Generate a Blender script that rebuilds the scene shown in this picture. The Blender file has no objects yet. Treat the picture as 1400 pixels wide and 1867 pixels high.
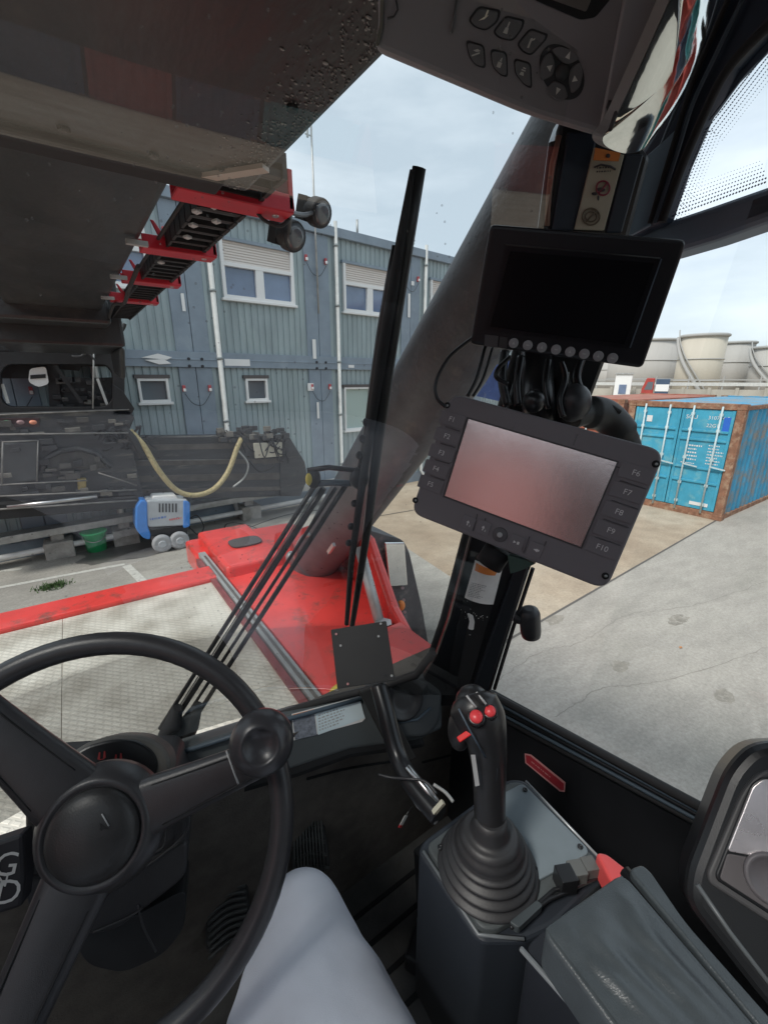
import bpy, bmesh, math, random
from mathutils import Vector, Matrix
random.seed(7)
S = bpy.context.scene
R = math.radians
# ------------------------------------------------------------------ camera, sky, sun, exposure
PITCH, YAW, FPX, EYE = R(17), R(35), 794.0, 3.11
cam = bpy.data.cameras.new('camera'); camo = bpy.data.objects.new('camera', cam)
S.collection.objects.link(camo); S.camera = camo
camo.location = (0, 0, EYE); camo.rotation_euler = (math.pi/2 - PITCH, 0, -YAW)
cam.sensor_fit = 'VERTICAL'; cam.sensor_height = 24; cam.lens = FPX/1867*24
cam.clip_start = 0.02; cam.clip_end = 5000
W = bpy.data.worlds.new('World'); S.world = W; W.use_nodes = True
nt = W.node_tree; nt.nodes.clear()
out = nt.nodes.new('ShaderNodeOutputWorld'); bg = nt.nodes.new('ShaderNodeBackground')
sky = nt.nodes.new('ShaderNodeTexSky'); sky.sky_type = 'NISHITA'; sky.sun_disc = False
SUN_EL, SUN_AZ = R(52), R(-98)
sky.sun_elevation = SUN_EL; sky.sun_rotation = SUN_AZ; sky.air_density = 1.2; sky.dust_density = 2.0
tc = nt.nodes.new('ShaderNodeTexCoord'); mp = nt.nodes.new('ShaderNodeMapping')
mp.inputs['Scale'].default_value = (1.2, 1.2, 4.2)
nz = nt.nodes.new('ShaderNodeTexNoise'); nz.inputs['Scale'].default_value = 1.7; nz.inputs['Detail'].default_value = 6; nz.inputs['Roughness'].default_value = .55
cr = nt.nodes.new('ShaderNodeValToRGB')
cr.color_ramp.elements[0].position = .36; cr.color_ramp.elements[0].color = (4.2, 4.95, 5.55, 1)
cr.color_ramp.elements[1].position = .66; cr.color_ramp.elements[1].color = (6.4, 7.1, 7.6, 1)
mx = nt.nodes.new('ShaderNodeMixRGB'); mx.inputs['Fac'].default_value = .86
L = nt.links.new
L(tc.outputs['Generated'], mp.inputs['Vector']); L(mp.outputs['Vector'], nz.inputs['Vector'])
L(nz.outputs['Fac'], cr.inputs['Fac']); L(sky.outputs['Color'], mx.inputs['Color1']); L(cr.outputs['Color'], mx.inputs['Color2'])
L(mx.outputs['Color'], bg.inputs['Color']); bg.inputs['Strength'].default_value = .092; L(bg.outputs['Background'], out.inputs['Surface'])
sl = bpy.data.lights.new('sun', 'SUN'); sl.energy = 1.5; sl.angle = R(12); sl.color = (1, .96, .9)
so = bpy.data.objects.new('sun', sl); S.collection.objects.link(so)
sdir = Vector((math.sin(SUN_AZ)*math.cos(SUN_EL), math.cos(SUN_AZ)*math.cos(SUN_EL), math.sin(SUN_EL)))
so.rotation_euler = sdir.to_track_quat('Z', 'Y').to_euler()
S.view_settings.view_transform = 'Standard'; S.view_settings.look = 'None'; S.view_settings.gamma = 1
S.view_settings.exposure = 0.82
S.cycles.max_bounces = 8; S.cycles.transparent_max_bounces = 12; S.cycles.use_denoising = True

# ------------------------------------------------------------------ geometry helpers
CAM = Vector((0, 0, EYE))
cy_, sy_, cp_, sp_ = math.cos(YAW), math.sin(YAW), math.cos(PITCH), math.sin(PITCH)
def ray(px, py):
    X = px-700; u = 933.5-py; Y = FPX*cp_+u*sp_; Z = u*cp_-FPX*sp_
    return Vector((X*cy_+Y*sy_, -X*sy_+Y*cy_, Z))/FPX
def at(px, py, d): return CAM + ray(px, py)*d
def V(x, y, z): return Vector((x, y, EYE+z))          # cab measures: z counted from eye level
def onp(px, py, pl):
    p0, n = pl; r = ray(px, py); return CAM + r*((p0-CAM).dot(n)/r.dot(n))
def PX(x): return (V(x, 0, 0), Vector((1, 0, 0)))
def PY(y): return (V(0, y, 0), Vector((0, 1, 0)))
def PZ(z): return (V(0, 0, z), Vector((0, 0, 1)))
def PG(): return (Vector((0, 0, 0)), Vector((0, 0, 1)))
def crs(pts, n=6, closed=False):
    pts = [Vector(p) for p in pts]; o = []; N = len(pts)
    rng = range(N if closed else N-1)
    for i in rng:
        if closed: a, b, c, d = pts[i-1], pts[i], pts[(i+1) % N], pts[(i+2) % N]
        else: a, b, c, d = pts[max(i-1, 0)], pts[i], pts[i+1], pts[min(i+2, N-1)]
        for k in range(n):
            t = k/n
            o.append(.5*((2*b)+(c-a)*t+(2*a-5*b+4*c-d)*t*t+(3*b-a-3*c+d)*t**3))
    if not closed: o.append(pts[-1])
    return o
def rnd_poly(pts, r, n=5):
    o = []; N = len(pts)
    for i in range(N):
        p = Vector(pts[i]); a = Vector(pts[i-1])-p; b = Vector(pts[(i+1) % N])-p
        ra = min(r, a.length*.45, b.length*.45); A = p+a.normalized()*ra; B = p+b.normalized()*ra
        for k in range(n+1):
            t = k/n; o.append(A*(1-t)**2+p*2*t*(1-t)+B*t*t)
    return o

# ------------------------------------------------------------------ materials
MC = {}
def mat(name, col, rough=.5, metal=0, var=0, vs=8, bump=0, bs=120, coat=0, dirt=None, ds=3, dth=.55, spec=.5, stretch=None):
    if name in MC: return MC[name]
    m = bpy.data.materials.new(name); m.use_nodes = True; MC[name] = m
    t = m.node_tree; b = t.nodes['Principled BSDF']; l = t.links.new
    b.inputs['Base Color'].default_value = (*col, 1); b.inputs['Roughness'].default_value = rough
    b.inputs['Metallic'].default_value = metal; b.inputs['Coat Weight'].default_value = coat
    b.inputs['Specular IOR Level'].default_value = spec
    if var or bump or dirt:
        g = t.nodes.new('ShaderNodeNewGeometry'); vec = g.outputs['Position']
        if stretch:
            q = t.nodes.new('ShaderNodeMapping'); q.inputs['Scale'].default_value = stretch; l(vec, q.inputs['Vector']); vec = q.outputs['Vector']
    last = None
    if var:
        n = t.nodes.new('ShaderNodeTexNoise'); n.inputs['Scale'].default_value = vs; n.inputs['Detail'].default_value = 8; n.inputs['Roughness'].default_value = .62
        l(vec, n.inputs['Vector'])
        c = t.nodes.new('ShaderNodeValToRGB'); c.color_ramp.elements[0].position = .3; c.color_ramp.elements[1].position = .7
        c.color_ramp.elements[0].color = (*[x*(1-var) for x in col], 1); c.color_ramp.elements[1].color = (*[min(1, x*(1+var)) for x in col], 1)
        l(n.outputs['Fac'], c.inputs['Fac']); last = c.outputs['Color']
        rr = t.nodes.new('ShaderNodeMapRange'); rr.inputs['To Min'].default_value = max(.03, rough*.8); rr.inputs['To Max'].default_value = min(1, rough*1.2)
        l(n.outputs['Fac'], rr.inputs['Value']); l(rr.outputs['Result'], b.inputs['Roughness'])
    if dirt:
        n2 = t.nodes.new('ShaderNodeTexNoise'); n2.inputs['Scale'].default_value = ds; n2.inputs['Detail'].default_value = 10; n2.inputs['Roughness'].default_value = .7
        l(vec, n2.inputs['Vector'])
        c2 = t.nodes.new('ShaderNodeValToRGB'); c2.color_ramp.elements[0].position = dth; c2.color_ramp.elements[1].position = min(1, dth+.14)
        c2.color_ramp.elements[0].color = (0, 0, 0, 1); c2.color_ramp.elements[1].color = (1, 1, 1, 1)
        l(n2.outputs['Fac'], c2.inputs['Fac'])
        x = t.nodes.new('ShaderNodeMixRGB'); l(c2.outputs['Color'], x.inputs['Fac'])
        if last: l(last, x.inputs['Color1'])
        else: x.inputs['Color1'].default_value = (*col, 1)
        x.inputs['Color2'].default_value = (*dirt, 1); last = x.outputs['Color']
    if last: l(last, b.inputs['Base Color'])
    if bump:
        n3 = t.nodes.new('ShaderNodeTexNoise'); n3.inputs['Scale'].default_value = bs; n3.inputs['Detail'].default_value = 4
        l(vec, n3.inputs['Vector'])
        bp = t.nodes.new('ShaderNodeBump'); bp.inputs['Strength'].default_value = bump; bp.inputs['Distance'].default_value = .6/bs
        l(n3.outputs['Fac'], bp.inputs['Height']); l(bp.outputs['Normal'], b.inputs['Normal'])
    return m
def glassmat(name, refl=.1, tint=(1, 1, 1), specks=0.0, rough=0.0):
    m = bpy.data.materials.new(name); m.use_nodes = True; t = m.node_tree; t.nodes.clear(); l = t.links.new
    o = t.nodes.new('ShaderNodeOutputMaterial'); tr = t.nodes.new('ShaderNodeBsdfTransparent'); tr.inputs['Color'].default_value = (*tint, 1)
    gl = t.nodes.new('ShaderNodeBsdfGlossy'); gl.inputs['Roughness'].default_value = rough
    fr = t.nodes.new('ShaderNodeLayerWeight'); fr.inputs['Blend'].default_value = .3
    ma = t.nodes.new('ShaderNodeMath'); ma.operation = 'MULTIPLY_ADD'; ma.inputs[1].default_value = .5; ma.inputs[2].default_value = refl; ma.use_clamp = True
    mi = t.nodes.new('ShaderNodeMixShader'); l(fr.outputs['Fresnel'], ma.inputs[0]); l(ma.outputs[0], mi.inputs['Fac'])
    l(tr.outputs[0], mi.inputs[1]); l(gl.outputs[0], mi.inputs[2]); last = mi.outputs[0]
    if specks:
        g = t.nodes.new('ShaderNodeNewGeometry'); vo = t.nodes.new('ShaderNodeTexVoronoi'); vo.inputs['Scale'].default_value = 90; vo.inputs['Randomness'].default_value = 1
        l(g.outputs['Position'], vo.inputs['Vector'])
        nn = t.nodes.new('ShaderNodeTexNoise'); nn.inputs['Scale'].default_value = 9; l(g.outputs['Position'], nn.inputs['Vector'])
        lt = t.nodes.new('ShaderNodeMath'); lt.operation = 'LESS_THAN'; lt.inputs[1].default_value = .12; l(vo.outputs['Distance'], lt.inputs[0])
        gt = t.nodes.new('ShaderNodeMath'); gt.operation = 'GREATER_THAN'; gt.inputs[1].default_value = .53; l(nn.outputs['Fac'], gt.inputs[0])
        mu = t.nodes.new('ShaderNodeMath'); mu.operation = 'MULTIPLY'; l(lt.outputs[0], mu.inputs[0]); l(gt.outputs[0], mu.inputs[1])
        m2 = t.nodes.new('ShaderNodeMath'); m2.operation = 'MULTIPLY'; m2.inputs[1].default_value = specks; l(mu.outputs[0], m2.inputs[0])
        df = t.nodes.new('ShaderNodeBsdfDiffuse'); df.inputs['Color'].default_value = (.35, .34, .32, 1)
        m3 = t.nodes.new('ShaderNodeMixShader'); l(m2.outputs[0], m3.inputs['Fac']); l(last, m3.inputs[1]); l(df.outputs[0], m3.inputs[2]); last = m3.outputs[0]
    l(last, o.inputs['Surface']); MC[name] = m; return m

blk = mat('black_plastic', (.034, .035, .038), .4, var=.15, vs=30, bump=.25, bs=900)
blk_s = mat('black_satin', (.015, .016, .018), .3)
blk_m = mat('black_matt', (.012, .0125, .014), .75, bump=.2, bs=500)
navy = mat('pillar_paint', (.02, .032, .05), .42, var=.2)
slate = mat('slate_trim', (.075, .105, .135), .5, var=.15, bump=.15, bs=700)
grn_edge = mat('panel_grey', (.17, .205, .225), .36, var=.08, vs=20, bump=.08, bs=600)
soft = mat('wheel_plastic', (.042, .0415, .045), .3, var=.12, vs=25, bump=.35, bs=1100)
gry_k = mat('keypad_grey', (.23, .218, .228), .5, bump=.15, bs=900)
term_g = mat('terminal_grey', (.2, .188, .2), .55, var=.03, bump=.06, bs=900)
term_d = mat('terminal_key', (.11, .105, .112), .55)
white = mat('white_print', (.75, .75, .74), .5)
lgrey = mat('light_grey_print', (.45, .46, .46), .5)
lead = mat('leatherette', (.055, .066, .073), .3, var=.15, vs=30, bump=.35, bs=700)
steel = mat('steel', (.5, .5, .5), .3, 1.0, var=.15)
galv = mat('galvanised', (.42, .43, .42), .5, .5, var=.25, vs=6)
red = mat('machine_red', (.78, .065, .055), .3, var=.12, vs=5, coat=.4, dirt=(.3, .09, .07), ds=7, dth=.53)
redb = mat('bracket_red', (.5, .015, .03), .35, var=.1, dirt=(.2, .04, .04), ds=9, dth=.6)
redp = mat('button_red', (.75, .06, .07), .35)
boomc = mat('boom_black', (.026, .026, .0265), .36, var=.35, vs=2.5, bump=.12, bs=14, dirt=(.05, .048, .045), ds=2.2, dth=.5, stretch=(1, .35, 1))
chainm = mat('chain_black', (.012, .01, .01), .55, var=.3, vs=40)
cylm = mat('cylinder_paint', (.095, .1, .105), .45, var=.3, vs=6, bump=.25, bs=60, dirt=(.15, .145, .135), ds=9, dth=.56)
spr = mat('spreader_black', (.042, .043, .045), .55, var=.45, vs=4, dirt=(.14, .13, .11), ds=5, dth=.55, stretch=(.3, 1, 2))
rubber = mat('rubber', (.025, .025, .026), .8, var=.2)
carpet = mat('footwell_carpet', (.13, .115, .1), .95, var=.25, vs=30, bump=.5, bs=300)
floorm = mat('floor_mat', (.085, .083, .081), .85, var=.3, vs=12, bump=.3, bs=200, dirt=(.07, .06, .05), ds=14, dth=.6)
slate2 = mat('frame_slate', (.15, .21, .27), .5, var=.15, bump=.1, bs=700)
orange = mat('orange_print', (.75, .25, .06), .5, var=.1)
yellow = mat('yellow_print', (.75, .6, .08), .5)
labw = mat('label_white', (.85, .85, .83), .5, var=.06, vs=60)
labb = mat('label_blue', (.74, .86, .9), .4, var=.05)
labg = mat('label_photo', (.22, .24, .28), .5, var=.5, vs=160)
darkp = mat('dark_print', (.05, .045, .05), .6)
trou = mat('trouser_cloth', (.78, .81, .9), .9, var=.03, vs=18, bump=.5, bs=900)

# ------------------------------------------------------------------ mesh builder
ORG = {}
_tx = {}
def textmesh(s):
    if s in _tx: return _tx[s]
    c = bpy.data.curves.new('t', 'FONT'); c.body = s; c.align_x = 'CENTER'; c.align_y = 'CENTER'; c.size = 1; c.resolution_u = 3
    o = bpy.data.objects.new('t', c); S.collection.objects.link(o)
    dg = bpy.context.evaluated_depsgraph_get(); dg.update()
    me = bpy.data.meshes.new_from_object(o.evaluated_get(dg))
    r = ([v.co.copy() for v in me.vertices], [list(p.vertices) for p in me.polygons])
    bpy.data.objects.remove(o); bpy.data.curves.remove(c); bpy.data.meshes.remove(me); _tx[s] = r
    return r
class MB:
    def __init__(s): s.v = []; s.f = []; s.m = []; s.s = []; s.mats = []
    def add(s, vs, fs, m, smooth=False):
        if m not in s.mats: s.mats.append(m)
        i = s.mats.index(m); o = len(s.v)
        s.v += [Vector(p) for p in vs]
        for f in fs: s.f.append([o+k for k in f]); s.m.append(i); s.s.append(smooth)
        return s
    def prism(s, poly, off, m):
        n = len(poly); A = [Vector(p) for p in poly]; B = [p+Vector(off) for p in A]
        return s.add(A+B, [list(range(n)), list(range(2*n-1, n-1, -1))]+[[i, (i+1) % n, n+(i+1) % n, n+i] for i in range(n)], m)
    def sheet(s, poly, m): return s.add(poly, [list(range(len(poly)))], m)
    def box(s, c, hx, hy, hz, m):
        c = Vector(c); hx, hy, hz = [Vector(q) for q in (hx, hy, hz)]
        vs = [c+a*hx+b*hy+d*hz for a in (-1, 1) for b in (-1, 1) for d in (-1, 1)]
        return s.add(vs, [[0, 1, 3, 2], [4, 6, 7, 5], [0, 4, 5, 1], [2, 3, 7, 6], [0, 2, 6, 4], [1, 5, 7, 3]], m)
    def abox(s, lo, hi, m):
        lo = Vector(lo); hi = Vector(hi); c = (lo+hi)/2; h = (hi-lo)/2
        return s.box(c, (h.x, 0, 0), (0, h.y, 0), (0, 0, h.z), m)
    def bar(s, a, b, w, h, m, up=(0, 0, 1)):
        a = Vector(a); b = Vector(b); d = (b-a); x = d.cross(Vector(up)).normalized(); y = x.cross(d).normalized()
        return s.box((a+b)/2, d/2, x*w/2, y*h/2, m)
    def tube(s, pts, r, m, seg=12, closed=False, caps=True, flat=1.0, ref=None):
        pts = [Vector(p) for p in pts]; n = len(pts); rr = r if isinstance(r, (list, tuple)) else [r]*n
        vs = []; x = None
        for i, p in enumerate(pts):
            if closed: t = pts[(i+1) % n]-pts[i-1]
            else: t = pts[min(i+1, n-1)]-pts[max(i-1, 0)]
            t.normalize()
            if ref is not None: x = Vector(ref)
            elif x is None: x = Vector((0, 0, 1)) if abs(t.z) < .9 else Vector((1, 0, 0))
            x = (x-t*x.dot(t)).normalized(); y = t.cross(x)
            for k in range(seg):
                a = 2*math.pi*k/seg; vs.append(p+(x*math.cos(a)+y*math.sin(a)*flat)*rr[i])
        fs = []
        for i in range(n if closed else n-1):
            j = (i+1) % n
            for k in range(seg): fs.append([i*seg+k, i*seg+(k+1) % seg, j*seg+(k+1) % seg, j*seg+k])
        s.add(vs, fs, m, True)
        if caps and not closed:
            s.add(vs[:seg], [list(range(seg))[::-1]], m); s.add(vs[-seg:], [list(range(seg))], m)
        return s
    def lathe(s, prof, o, ax, m, seg=32, smooth=True, sx=1.0, ref=None):
        o = Vector(o); ax = Vector(ax).normalized(); x = Vector(ref) if ref is not None else (Vector((0, 0, 1)) if abs(ax.z) < .9 else Vector((1, 0, 0)))
        x = (x-ax*x.dot(ax)).normalized(); y = ax.cross(x); vs = []
        for r, h in prof:
            for k in range(seg):
                a = 2*math.pi*k/seg; vs.append(o+ax*h+x*r*math.cos(a)*sx+y*r*math.sin(a))
        fs = [[i*seg+k, i*seg+(k+1) % seg, (i+1)*seg+(k+1) % seg, (i+1)*seg+k] for i in range(len(prof)-1) for k in range(seg)]
        s.add(vs, fs, m, smooth)
        s.add(vs[:seg], [list(range(seg))[::-1]], m); s.add(vs[-seg:], [list(range(seg))], m); return s
    def cyl(s, a, b, r, m, seg=20):
        a = Vector(a); b = Vector(b); return s.lathe([(r, 0), (r, (b-a).length)], a, b-a, m, seg)
    def ell(s, c, ax, ay, az, m, n=10, seg=18):
        c = Vector(c); ax, ay, az = [Vector(q) for q in (ax, ay, az)]; vs = []; fs = []
        for i in range(1, n):
            t = math.pi*i/n
            for k in range(seg):
                a = 2*math.pi*k/seg; vs.append(c+az*math.cos(t)+(ax*math.cos(a)+ay*math.sin(a))*math.sin(t))
        for i in range(n-2):
            for k in range(seg): fs.append([i*seg+k, i*seg+(k+1) % seg, (i+1)*seg+(k+1) % seg, (i+1)*seg+k])
        T = len(vs); vs += [c+az, c-az]
        for k in range(seg):
            fs.append([k, T, (k+1) % seg]); b = (n-2)*seg; fs.append([b+k, b+(k+1) % seg, T+1])
        return s.add(vs, fs, m, True)
    def grid(s, fn, nu, nv, m, smooth=True):
        vs = [fn(i/nu, j/nv) for j in range(nv+1) for i in range(nu+1)]
        fs = [[j*(nu+1)+i, j*(nu+1)+i+1, (j+1)*(nu+1)+i+1, (j+1)*(nu+1)+i] for j in range(nv) for i in range(nu)]
        return s.add(vs, fs, m, smooth)
    def text(s, st, c, ex, ey, size, m):
        ex = Vector(ex).normalized(); ey = Vector(ey).normalized(); vs, fs = textmesh(st)
        return s.add([Vector(c)+ex*p.x*size+ey*p.y*size for p in vs], fs, m)
    def marks(s, o, ex, ey, w, h, rows, m, fill=.55, seed=1):
        # lines of print too small to read
        rg = random.Random(seed); o = Vector(o); ex = Vector(ex).normalized(); ey = Vector(ey).normalized()
        for r in range(rows):
            x = 0; y = h*(r+.5)/rows; th = h/rows*.42
            end = w*rg.uniform(.6, 1)
            while x < end:
                l = min(rg.uniform(.03, .12)*w, end-x); a = o+ex*x+ey*y
                s.add([a, a+ex*l, a+ex*l+ey*th, a+ey*th], [[0, 1, 2, 3]], m); x += l+w*.025/fill
        return s
    def build(s, name, parent=None, bevel=0, label=None, sub=0, seg=2, kind=None):
        me = bpy.data.meshes.new(name); og = ORG.get(parent.name, Vector()) if parent else Vector()
        me.from_pydata([p-og for p in s.v], [], s.f)
        for m in s.mats: me.materials.append(m)
        for p, i, sm in zip(me.polygons, s.m, s.s): p.material_index = i; p.use_smooth = sm
        bm = bmesh.new(); bm.from_mesh(me); bmesh.ops.remove_doubles(bm, verts=bm.verts, dist=1e-6)
        bmesh.ops.recalc_face_normals(bm, faces=bm.faces); bm.to_mesh(me); bm.free(); me.update()
        o = bpy.data.objects.new(name, me); S.collection.objects.link(o)
        if parent: o.parent = parent; ORG[o.name] = og
        else: ORG[o.name] = Vector()
        if bevel:
            b = o.modifiers.new('bevel', 'BEVEL'); b.width = bevel; b.segments = seg; b.limit_method = 'ANGLE'; b.angle_limit = R(35); b.harden_normals = False
        if label: o['label'] = label
        if kind: o['kind'] = kind
        return o
def thing(name, label, cat, loc, group=None):
    o = bpy.data.objects.new(name, None); S.collection.objects.link(o); o.location = loc; o.empty_display_size = .05
    ORG[o.name] = Vector(loc); o['label'] = label; o['category'] = cat
    if group: o['group'] = group
    return o
def tag(o, label, cat, group=None):
    o['label'] = label; o['category'] = cat
    if group: o['group'] = group
    return o
class Panel:                                   # a rectangle in space whose four corners are known
    def __init__(s, c4, w):
        d = [ray(*p) for p in c4]
        M = Matrix((-d[1], d[2], -d[3])).transposed(); k = M.inverted() @ (-d[0]); k = [1, k[0], k[1], k[2]]
        P = [d[i]*k[i] for i in range(4)]; q = w/(P[1]-P[0]).length; P = [CAM+p*q for p in P]
        s.P = P; s.ex = (P[1]-P[0]).normalized(); s.n = (P[1]-P[0]).cross(P[3]-P[0]).normalized()
        if s.n.dot(CAM-P[0]) < 0: s.n = -s.n
        s.ey = s.ex.cross(s.n); s.ey = s.ey if s.ey.dot(P[0]-P[3]) > 0 else -s.ey
        s.c = (P[0]+P[1]+P[2]+P[3])/4
    def px(s, x, y, h=0): return onp(x, y, (s.P[0]+s.n*h, s.n))
    def poly(s, pts, h=0): return [s.px(x, y, h) for x, y in pts]
def plane_panel(p0, n):
    s = Panel.__new__(Panel); s.P = [p0]*4; n = Vector(n).normalized(); s.n = n if n.dot(CAM-p0) > 0 else -n; s.c = p0
    s.ex = Vector((0, 0, 1)).cross(s.n).normalized(); s.ey = s.n.cross(s.ex); return s
#==BODY==
# ================================================================== GROUND
def ground_mat(name, c1, c2, c3, sc=1.0, cracks=True, stretch=(1, 1, 1)):
    m = bpy.data.materials.new(name); m.use_nodes = True; t = m.node_tree; l = t.links.new; b = t.nodes['Principled BSDF']
    g = t.nodes.new('ShaderNodeNewGeometry'); q = t.nodes.new('ShaderNodeMapping'); q.inputs['Scale'].default_value = stretch; q.inputs['Rotation'].default_value = (0, 0, .5); l(g.outputs['Position'], q.inputs['Vector'])
    n1 = t.nodes.new('ShaderNodeTexNoise'); n1.inputs['Scale'].default_value = .45*sc; n1.inputs['Detail'].default_value = 9; n1.inputs['Roughness'].default_value = .6; l(q.outputs['Vector'], n1.inputs['Vector'])
    r1 = t.nodes.new('ShaderNodeValToRGB'); e = r1.color_ramp.elements; e[0].position = .34; e[0].color = (*c1, 1); e[1].position = .62; e[1].color = (*c2, 1)
    x = e.new(.5); x.color = (*c3, 1); l(n1.outputs['Fac'], r1.inputs['Fac'])
    n2 = t.nodes.new('ShaderNodeTexNoise'); n2.inputs['Scale'].default_value = 28; n2.inputs['Detail'].default_value = 8; n2.inputs['Roughness'].default_value = .75; l(g.outputs['Position'], n2.inputs['Vector'])
    r2 = t.nodes.new('ShaderNodeMapRange'); r2.inputs['From Min'].default_value = .3; r2.inputs['From Max'].default_value = .7; r2.inputs['To Min'].default_value = .78; r2.inputs['To Max'].default_value = 1.18; l(n2.outputs['Fac'], r2.inputs['Value'])
    mu = t.nodes.new('ShaderNodeVectorMath'); mu.operation = 'MULTIPLY'; l(r1.outputs['Color'], mu.inputs[0]); l(r2.outputs['Result'], mu.inputs[1]); last = mu.outputs['Vector']
    n4 = t.nodes.new('ShaderNodeTexNoise'); n4.inputs['Scale'].default_value = 2.6; n4.inputs['Detail'].default_value = 11; n4.inputs['Roughness'].default_value = .68; l(q.outputs['Vector'], n4.inputs['Vector'])
    r4 = t.nodes.new('ShaderNodeMapRange'); r4.inputs['From Min'].default_value = .4; r4.inputs['From Max'].default_value = .62; r4.inputs['To Min'].default_value = 1.0; r4.inputs['To Max'].default_value = .84; l(n4.outputs['Fac'], r4.inputs['Value'])
    mv = t.nodes.new('ShaderNodeVectorMath'); mv.operation = 'MULTIPLY'; l(last, mv.inputs[0]); l(r4.outputs['Result'], mv.inputs[1]); last = mv.outputs['Vector']
    if cracks:
        v = t.nodes.new('ShaderNodeTexVoronoi'); v.feature = 'DISTANCE_TO_EDGE'; v.inputs['Scale'].default_value = .22; v.inputs['Randomness'].default_value = 1
        wn = t.nodes.new('ShaderNodeVectorMath'); wn.operation = 'ADD'; n3 = t.nodes.new('ShaderNodeTexNoise'); n3.inputs['Scale'].default_value = 1.5; l(g.outputs['Position'], n3.inputs['Vector'])
        l(g.outputs['Position'], wn.inputs[0]); l(n3.outputs['Color'], wn.inputs[1]); l(wn.outputs['Vector'], v.inputs['Vector'])
        c = t.nodes.new('ShaderNodeMapRange'); c.inputs['From Max'].default_value = .006; c.inputs['To Min'].default_value = .6; l(v.outputs['Distance'], c.inputs['Value'])
        m2 = t.nodes.new('ShaderNodeVectorMath'); m2.operation = 'MULTIPLY'; l(last, m2.inputs[0]); l(c.outputs['Result'], m2.inputs[1]); last = m2.outputs['Vector']
    l(last, b.inputs['Base Color']); b.inputs['Roughness'].default_value = .9
    bp = t.nodes.new('ShaderNodeBump'); bp.inputs['Strength'].default_value = .35; bp.inputs['Distance'].default_value = .01; l(n2.outputs['Fac'], bp.inputs['Height']); l(bp.outputs['Normal'], b.inputs['Normal'])
    MC[name] = m; return m
g_tan = ground_mat('yard_tan', (.36, .28, .2), (.5, .42, .32), (.44, .355, .26), cracks=False)
g_con = ground_mat('yard_concrete', (.37, .345, .3), (.43, .4, .35), (.405, .375, .33), 1.6, cracks=False, stretch=(.6, 1.5, 1))
g_asp = ground_mat('yard_asphalt', (.29, .27, .24), (.44, .42, .37), (.37, .35, .31), cracks=False, stretch=(.7, 1.4, 1))
MB().sheet([(-900, -900, 0), (900, -900, 0), (900, 900, 0), (-900, 900, 0)], g_tan).build('ground', kind='structure')
a = onp(905, 1180, PG()); b_ = onp(1300, 952, PG()); dd = (b_-a).normalized(); nn = Vector((dd.y, -dd.x, 0))
p0 = a-dd*4; p1 = a+dd*60
mb = MB(); mb.sheet([p0+Vector((0, 0, .004)), p0+nn*60+Vector((0, 0, .004)), p1+nn*60+Vector((0, 0, .004)), p1+Vector((0, 0, .004))], g_con)
mb.build('concrete_apron', kind='structure')
mb = MB(); mb.sheet([(-30, 3.0, .004), (4.4, 3.0, .004), (5.4, 10.3, .004), (-30, 9.0, .004)], g_asp); mb.build('asphalt_strip', kind='structure')
jm = mat('joint_fill', (.12, .11, .1), .9)
mb = MB()
def gstrip(mb, a, b, w, m, z=.008):
    a = Vector(a); b = Vector(b); d = (b-a).normalized(); n = Vector((-d.y, d.x, 0))*w/2; zz = Vector((0, 0, z))
    mb.sheet([a-n+zz, b-n+zz, b+n+zz, a+n+zz], m)
gstrip(mb, p0, p1, .035, jm)
q = onp(1000, 1000, PG()); gstrip(mb, a+nn*3.9+dd*-3, a+nn*3.9+dd*40, .02, jm)
gstrip(mb, onp(640, 950, PG()), onp(900, 905, PG()), .03, jm)
mb.build('slab_joint', kind='structure')
paint = mat('road_paint', (.58, .57, .52), .7, var=.15, vs=20, dirt=(.32, .31, .28), ds=12, dth=.52)
mb = MB(); A = onp(0, 1072, PG()); B = onp(228, 1029, PG()); C = onp(262, 1062, PG())
gstrip(mb, A-(B-A)*3, B, .09, paint, .008); gstrip(mb, B+(C-B)*.1, C, .13, paint, .012)
gstrip(mb, onp(0, 1042, PG()), onp(40, 1038, PG()), .1, paint, .008)
mb.build('road_marking', kind='structure')
patchm = mat('dark_patch', (.13, .125, .115), .45, var=.3, vs=4)
def blob(c, rx, ry, z, m, name, seed, kind='structure'):
    rg = random.Random(seed); N = 40; ph = [rg.uniform(0, 6.28) for _ in range(4)]
    pts = [Vector((c.x+rx*math.cos(2*math.pi*k/N)*(1+.16*math.sin(3*2*math.pi*k/N+ph[0])+.09*math.sin(7*2*math.pi*k/N+ph[1])), c.y+ry*math.sin(2*math.pi*k/N)*(1+.14*math.sin(2*2*math.pi*k/N+ph[2])+.08*math.sin(9*2*math.pi*k/N+ph[3])), z)) for k in range(N)]
    return MB().sheet(pts, m).build(name, kind=kind)
blob(onp(260, 1000, PG()), 1.15, .55, .009, patchm, 'dark_patch', 3)  # darker, smoother patch of ground around the washer
tyrem = mat('tyre_mark', (.3, .275, .235), .85, var=.3, vs=14, dirt=(.46, .43, .37), ds=16, dth=.47)
def arcmark(name, px_pts, w):
    C_ = crs([onp(a, b, PG()) for a, b in px_pts], 10); mb = MB(); L_ = []
    for i, p in enumerate(C_):
        t = (C_[min(i+1, len(C_)-1)]-C_[max(i-1, 0)]).normalized(); n = Vector((-t.y, t.x, 0))*w/2*(1+.25*math.sin(i*1.7)); L_ += [p-n+Vector((0, 0, .0065)), p+n+Vector((0, 0, .0065))]
    mb.add(L_, [[2*i, 2*i+1, 2*i+3, 2*i+2] for i in range(len(C_)-1)], tyrem); mb.build(name, kind='structure')
rg = random.Random(31)
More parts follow.
